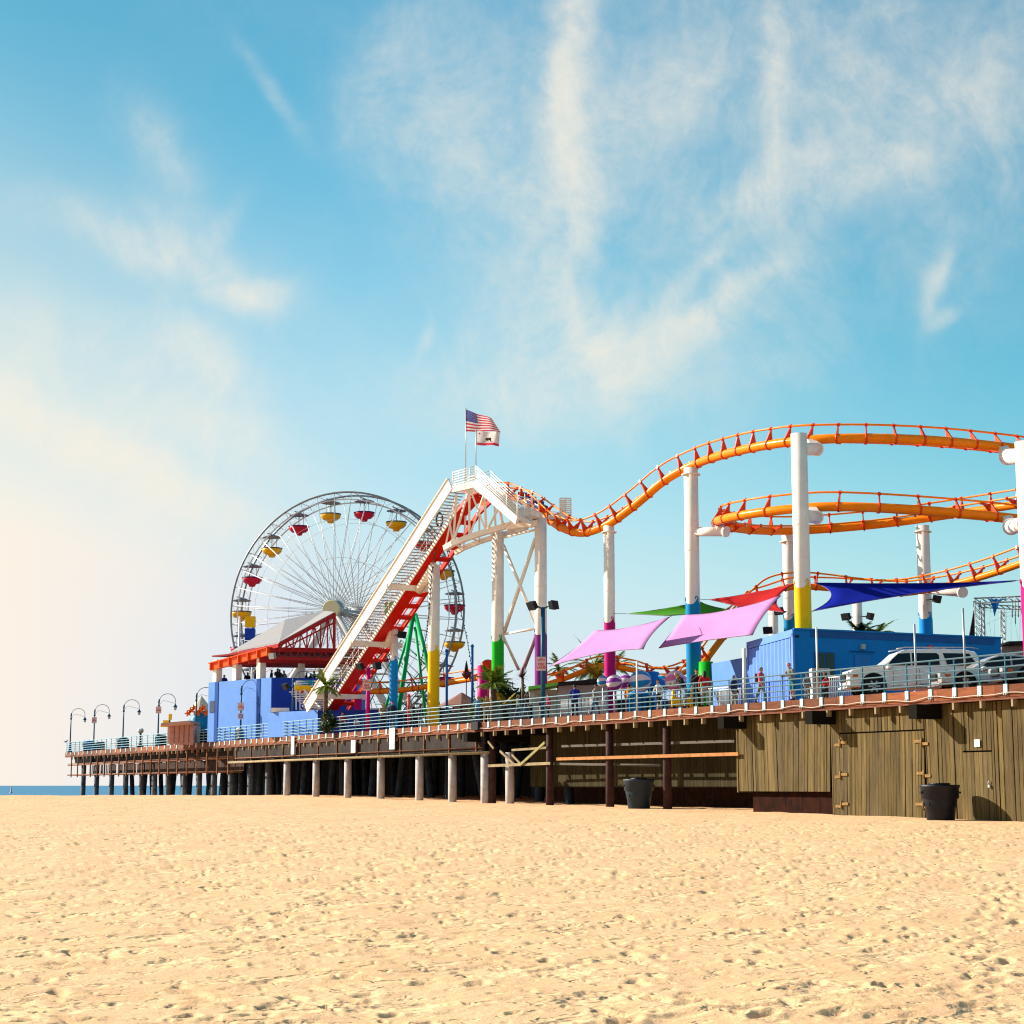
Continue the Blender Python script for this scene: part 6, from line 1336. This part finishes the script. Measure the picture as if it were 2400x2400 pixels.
def person(px, ytop, t, pose, rz, lab, top, topm, leg, legm, hairk='hair', hairm=HAIRD, D=None, h=None, z=DK, backpack=None):
    if pose not in POSES:
        d = make_person(pose); POSES[pose] = {}
        for k, mb in d.items():
            me = bpy.data.meshes.new('person_'+k); me.from_pydata([tuple(v) for v in mb.v], [], mb.f); me.polygons.foreach_set('use_smooth', mb.sm); me.update(); me.materials.append(SKIN); POSES[pose][k] = me
    if D: b = A(px, 1700, D); b.z = z
    else: b = W(sat(px, t), t, z)
    top_z = A(px, ytop, b.y).z; hp = max(v.co.z for v in POSES[pose]['hair'].vertices)
    s = h/1.72 if h else max(.5, min(1.12, (top_z-z)/hp))
    o = thing('person', lab, 'person', b); o.rotation_euler = (0, 0, rz); o.scale = (s, s, s)
    def sub(k, nm, mm, par):
        q = bpy.data.objects.new(nm, POSES[pose][k]); COL.objects.link(q); q.parent = par; q.material_slots[0].link = 'OBJECT'; q.material_slots[0].material = mm; return q
    sub('body', 'body', SKIN, o); sub('eyes', 'eyes', DARK, o); sub(hairk, 'hair', hairm, o); sub(top, 'jacket' if top == 'jacket' else 'shirt', topm, o); sub(leg, leg, legm, o); sub('shoes', 'shoes', RUBBER if 'light' not in lab else WSLAT, o)
    if backpack:
        m = MB(); m.box((0, .17, 1.22), .28, .16, .4); q = obj('backpack', m, backpack, None, bevel=.04); q.parent = o
    return o
PI = math.pi; M = cloth_m
JEAN = M('denim', (.06, .09, .16)); BLKC = M('black', (.02, .02, .025)); GRYC = M('grey', (.22, .22, .22)); WHC = M('white', (.62, .60, .58)); REDC = M('red', (.5, .02, .03)); PKC = M('pink', (.62, .10, .14)); NVC = M('royal', (.015, .02, .22)); BLC = M('sky', (.14, .28, .42)); MRC = M('maroon', (.28, .015, .05)); KHC = M('khaki', (.32, .27, .2)); DBL = M('darkblue', (.02, .03, .08)); GRC = M('greygreen', (.2, .22, .2)); LPC = M('lightpants', (.45, .38, .38))
person(207, 1734, 1.0, 'lean', PI/2, 'person in red leaning by the blue bin near the pier end', 'tshirt', REDC, 'trousers', BLKC)
person(200, 1735, 1.6, 'stand', .4, 'person in black beside the one in red near the pier end', 'jacket', BLKC, 'trousers', BLKC)
person(424, 1706, 2.2, 'stand', 0, 'person in black and white before the pink kiosk', 'tshirt', BLKC, 'trousers', WHC)
person(802, 1669, 1.6, 'walk', .5, 'small person in a red top by the dark blue wall', 'tshirt', REDC, 'trousers', BLKC)
person(836, 1684, 1.6, 'child', .2, 'small child in a white top behind the railing at the dark blue wall', 'tshirt', WHC, 'trousers', NVC, h=1.1)
person(897, 1648, 1.0, 'lean', .3, 'woman with long dark hair in a pale top, left of the blue column', 'tshirt', KHC, 'trousers', BLKC, 'long_hair')
person(919, 1643, .9, 'stand', -.3, 'man in a grey and black top in front of the blue column foot', 'jacket', DBL, 'trousers', JEAN)
person(968, 1647, 2.0, 'walk', 1.2, 'person in black pushing past, right of the thin red post', 'jacket', BLKC, 'trousers', BLKC)
person(985, 1650, 2.5, 'stand', 2.4, 'person in dark clothes between the red post and the yellow column', 'jacket', BLKC, 'trousers', GRYC)
person(1120, 1631, .9, 'lean', PI, 'man in a light blue shirt and jeans before the low charcoal wall', 'tshirt', BLC, 'trousers', JEAN, hairm=HAIRB)
person(1140, 1630, 1.4, 'stand', .6, 'person in an orange top right of the light blue shirt', 'tshirt', M('orange', (.55, .25, .05)), 'shorts', KHC)
person(1214, 1627, 1.2, 'walk', 1.3, 'woman in a grey green top and light shoes, left of the pair', 'jacket', GRC, 'trousers', JEAN, 'long_hair')
person(1233, 1625, 1.2, 'walk', 1.3, 'woman in black and red top right beside the grey green one', 'tshirt', BLKC, 'trousers', JEAN, 'long_hair')
person(1268, 1632, .9, 'stand', 1.2, 'person in a pink scarf and black coat left of the tall blue pole', 'jacket', BLKC, 'trousers', LPC)
person(1285, 1627, .6, 'stand', -1.1, 'person in a dark red jacket at the foot of the tall blue pole', 'jacket', MRC, 'trousers', BLKC, 'long_hair')
person(1348, 1604, .5, 'lean', PI, 'person in a royal blue hoodie facing the grey booth', 'jacket', NVC, 'trousers', DBL)
person(1606, 1576, .8, 'bend', -1.2, 'blond person bending forward in a black top and pale jeans', 'tshirt', BLKC, 'trousers', M('paledenim', (.25, .33, .42)), 'long_hair', HAIRB)
person(1634, 1568, .9, 'phone', .3, 'person in black raising both hands to the face', 'jacket', BLKC, 'trousers', BLKC)
person(1653, 1572, .8, 'stand', PI, 'person in a red top and pale trousers seen from behind', 'tshirt', REDC, 'trousers', LPC, 'long_hair')
person(1785, 1564, 1.0, 'walk', .9, 'woman in a pink jacket and grey trousers walking left of the pole', 'jacket', PKC, 'trousers', GRYC, backpack=BLKC)
person(1860, 1553, .9, 'lean', -1.0, 'bald man in a grey shirt leaning on the railing before the blue building corner', 'tshirt', GRC, 'shorts', M('teal', (.03, .16, .22)), hairm=SKIN)
person(1894, 1600, 1.0, 'child', .5, 'small child in a grey hoodie beside the leaning man', 'jacket', GRYC, 'trousers', KHC, h=1.15)
person(1934, 1573, 2.2, 'stand', .3, 'person with a red scarf and black clothes at the white cabinet', 'tshirt', BLKC, 'trousers', BLKC)
person(1938, 1600, 1.0, 'child', .5, 'child in red half hidden behind the railing left of the white SUV', 'tshirt', REDC, 'trousers', BLKC, h=1.0)
person(1005, 1652, 6, 'walk', .8, 'person in a maroon jacket right behind the yellow column foot', 'jacket', MRC, 'trousers', BLKC, D=128, h=1.7)
person(1062, 1640, 5, 'stand', 2.0, 'person in white between the yellow column and the brown umbrella', 'tshirt', WHC, 'trousers', JEAN, D=124, h=1.75)
person(1180, 1640, 3.2, 'phone', .2, 'person in sky blue standing in front of the dark bush', 'tshirt', BLC, 'trousers', BLKC)
person(1395, 1640, 2.0, 'walk', 1.0, 'person in khaki passing the last grey barrier before the magenta column', 'jacket', KHC, 'trousers', JEAN, h=1.7)
person(1475, 1634, 2.6, 'stand', 2.6, 'person in orange among the blue bins and balloons', 'tshirt', M('orange', (.55, .25, .05)), 'trousers', DBL, h=1.65)
person(1545, 1620, 2.4, 'walk', -1.0, 'person in white crossing behind the slim grey pole and blue hub', 'tshirt', WHC, 'shorts', BLKC, h=1.7)
person(1722, 1612, 3.0, 'stand', .9, 'person in dark blue by the white barriers at the lower blue wall', 'jacket', DBL, 'trousers', KHC, h=1.6)
K_, Lf_, K2_, zt_ = LB
for i, (px, y0_, dep, topm) in enumerate([(523, 1590, 2, NVC), (548, 1583, 4, BLKC), (556, 1582, 5, GRYC), (578, 1584, 4, BLKC), (596, 1580, 3, BLC), (602, 1579, 3, BLKC), (634, 1578, 3, BLKC), (648, 1575, 3, BLKC), (653, 1577, 4, JEAN), (664, 1580, 3, GRYC), (705, 1581, 6, NVC), (716, 1584, 6, BLKC), (727, 1587, 6, M('brown', (.12, .07, .05))), (735, 1581, 6, BLKC), (747, 1580, 6, NVC)]):
    dirs = ['leftmost figure', 'second figure from the left', 'third figure in grey', 'fourth figure near the middle post', 'figure in light blue', 'dark figure beside the light blue one', 'figure right of the third post', 'taller figure at the centre', 'figure in denim', 'figure in grey near the corner', 'figure in royal blue left on the balcony side', 'dark figure next to the royal blue one', 'figure in brown', 'dark figure second from the right', 'rightmost figure in royal blue']
    y = y0_-9
    D_ = (K_.lerp(Lf_, max(0, min(1, (636-px)/147))).y+dep*.6) if px < 640 else K_.y+dep*.5+(px-640)*.02
    person(px, y, 0, ['stand', 'walk', 'child', 'phone'][i % 4] if i % 4 != 2 else 'stand', i*1.3, dirs[i]+' on the station platform', 'jacket', topm, 'trousers', BLKC, D=D_, h=1.68, z=A(px, y, D_).z-1.68)
# gull and buoy
o = thing('seagull', 'grey seagull perched on the railing at the far end of the pier', 'bird', W(PL-.1, 0, DK+1.1)); b = W(PL-.1, 0, DK+1.18); m = MB(); m.tube([b+Vector((-.28, 0, -.02)), b+Vector((-.1, 0, 0)), b+Vector((.08, 0, .03)), b+Vector((.16, 0, .12)), b+Vector((.2, 0, .16)), b+Vector((.27, 0, .15))], [.02, .08, .1, .05, .05, .012], 8); [m.tube([b+Vector((.02, s, -.06)), b+Vector((.02, s, -.11))], .01, 5) for s in (-.03, .03)]; obj('body', m, mat('gull_grey', (.35, .35, .36), .7), o)
b = A(26, 1855, 900); o = thing('buoy', 'slim pale buoy on the sea left of the pier', 'buoy', b); b.z = -2.1; m = MB(); m.lathe(b, [(.8, -.5), (.9, .3), (.35, .6), (.3, 2.6), (.1, 3)], 12); obj('float', m, mat('buoy_pink', (.6, .4, .42), .6), o)
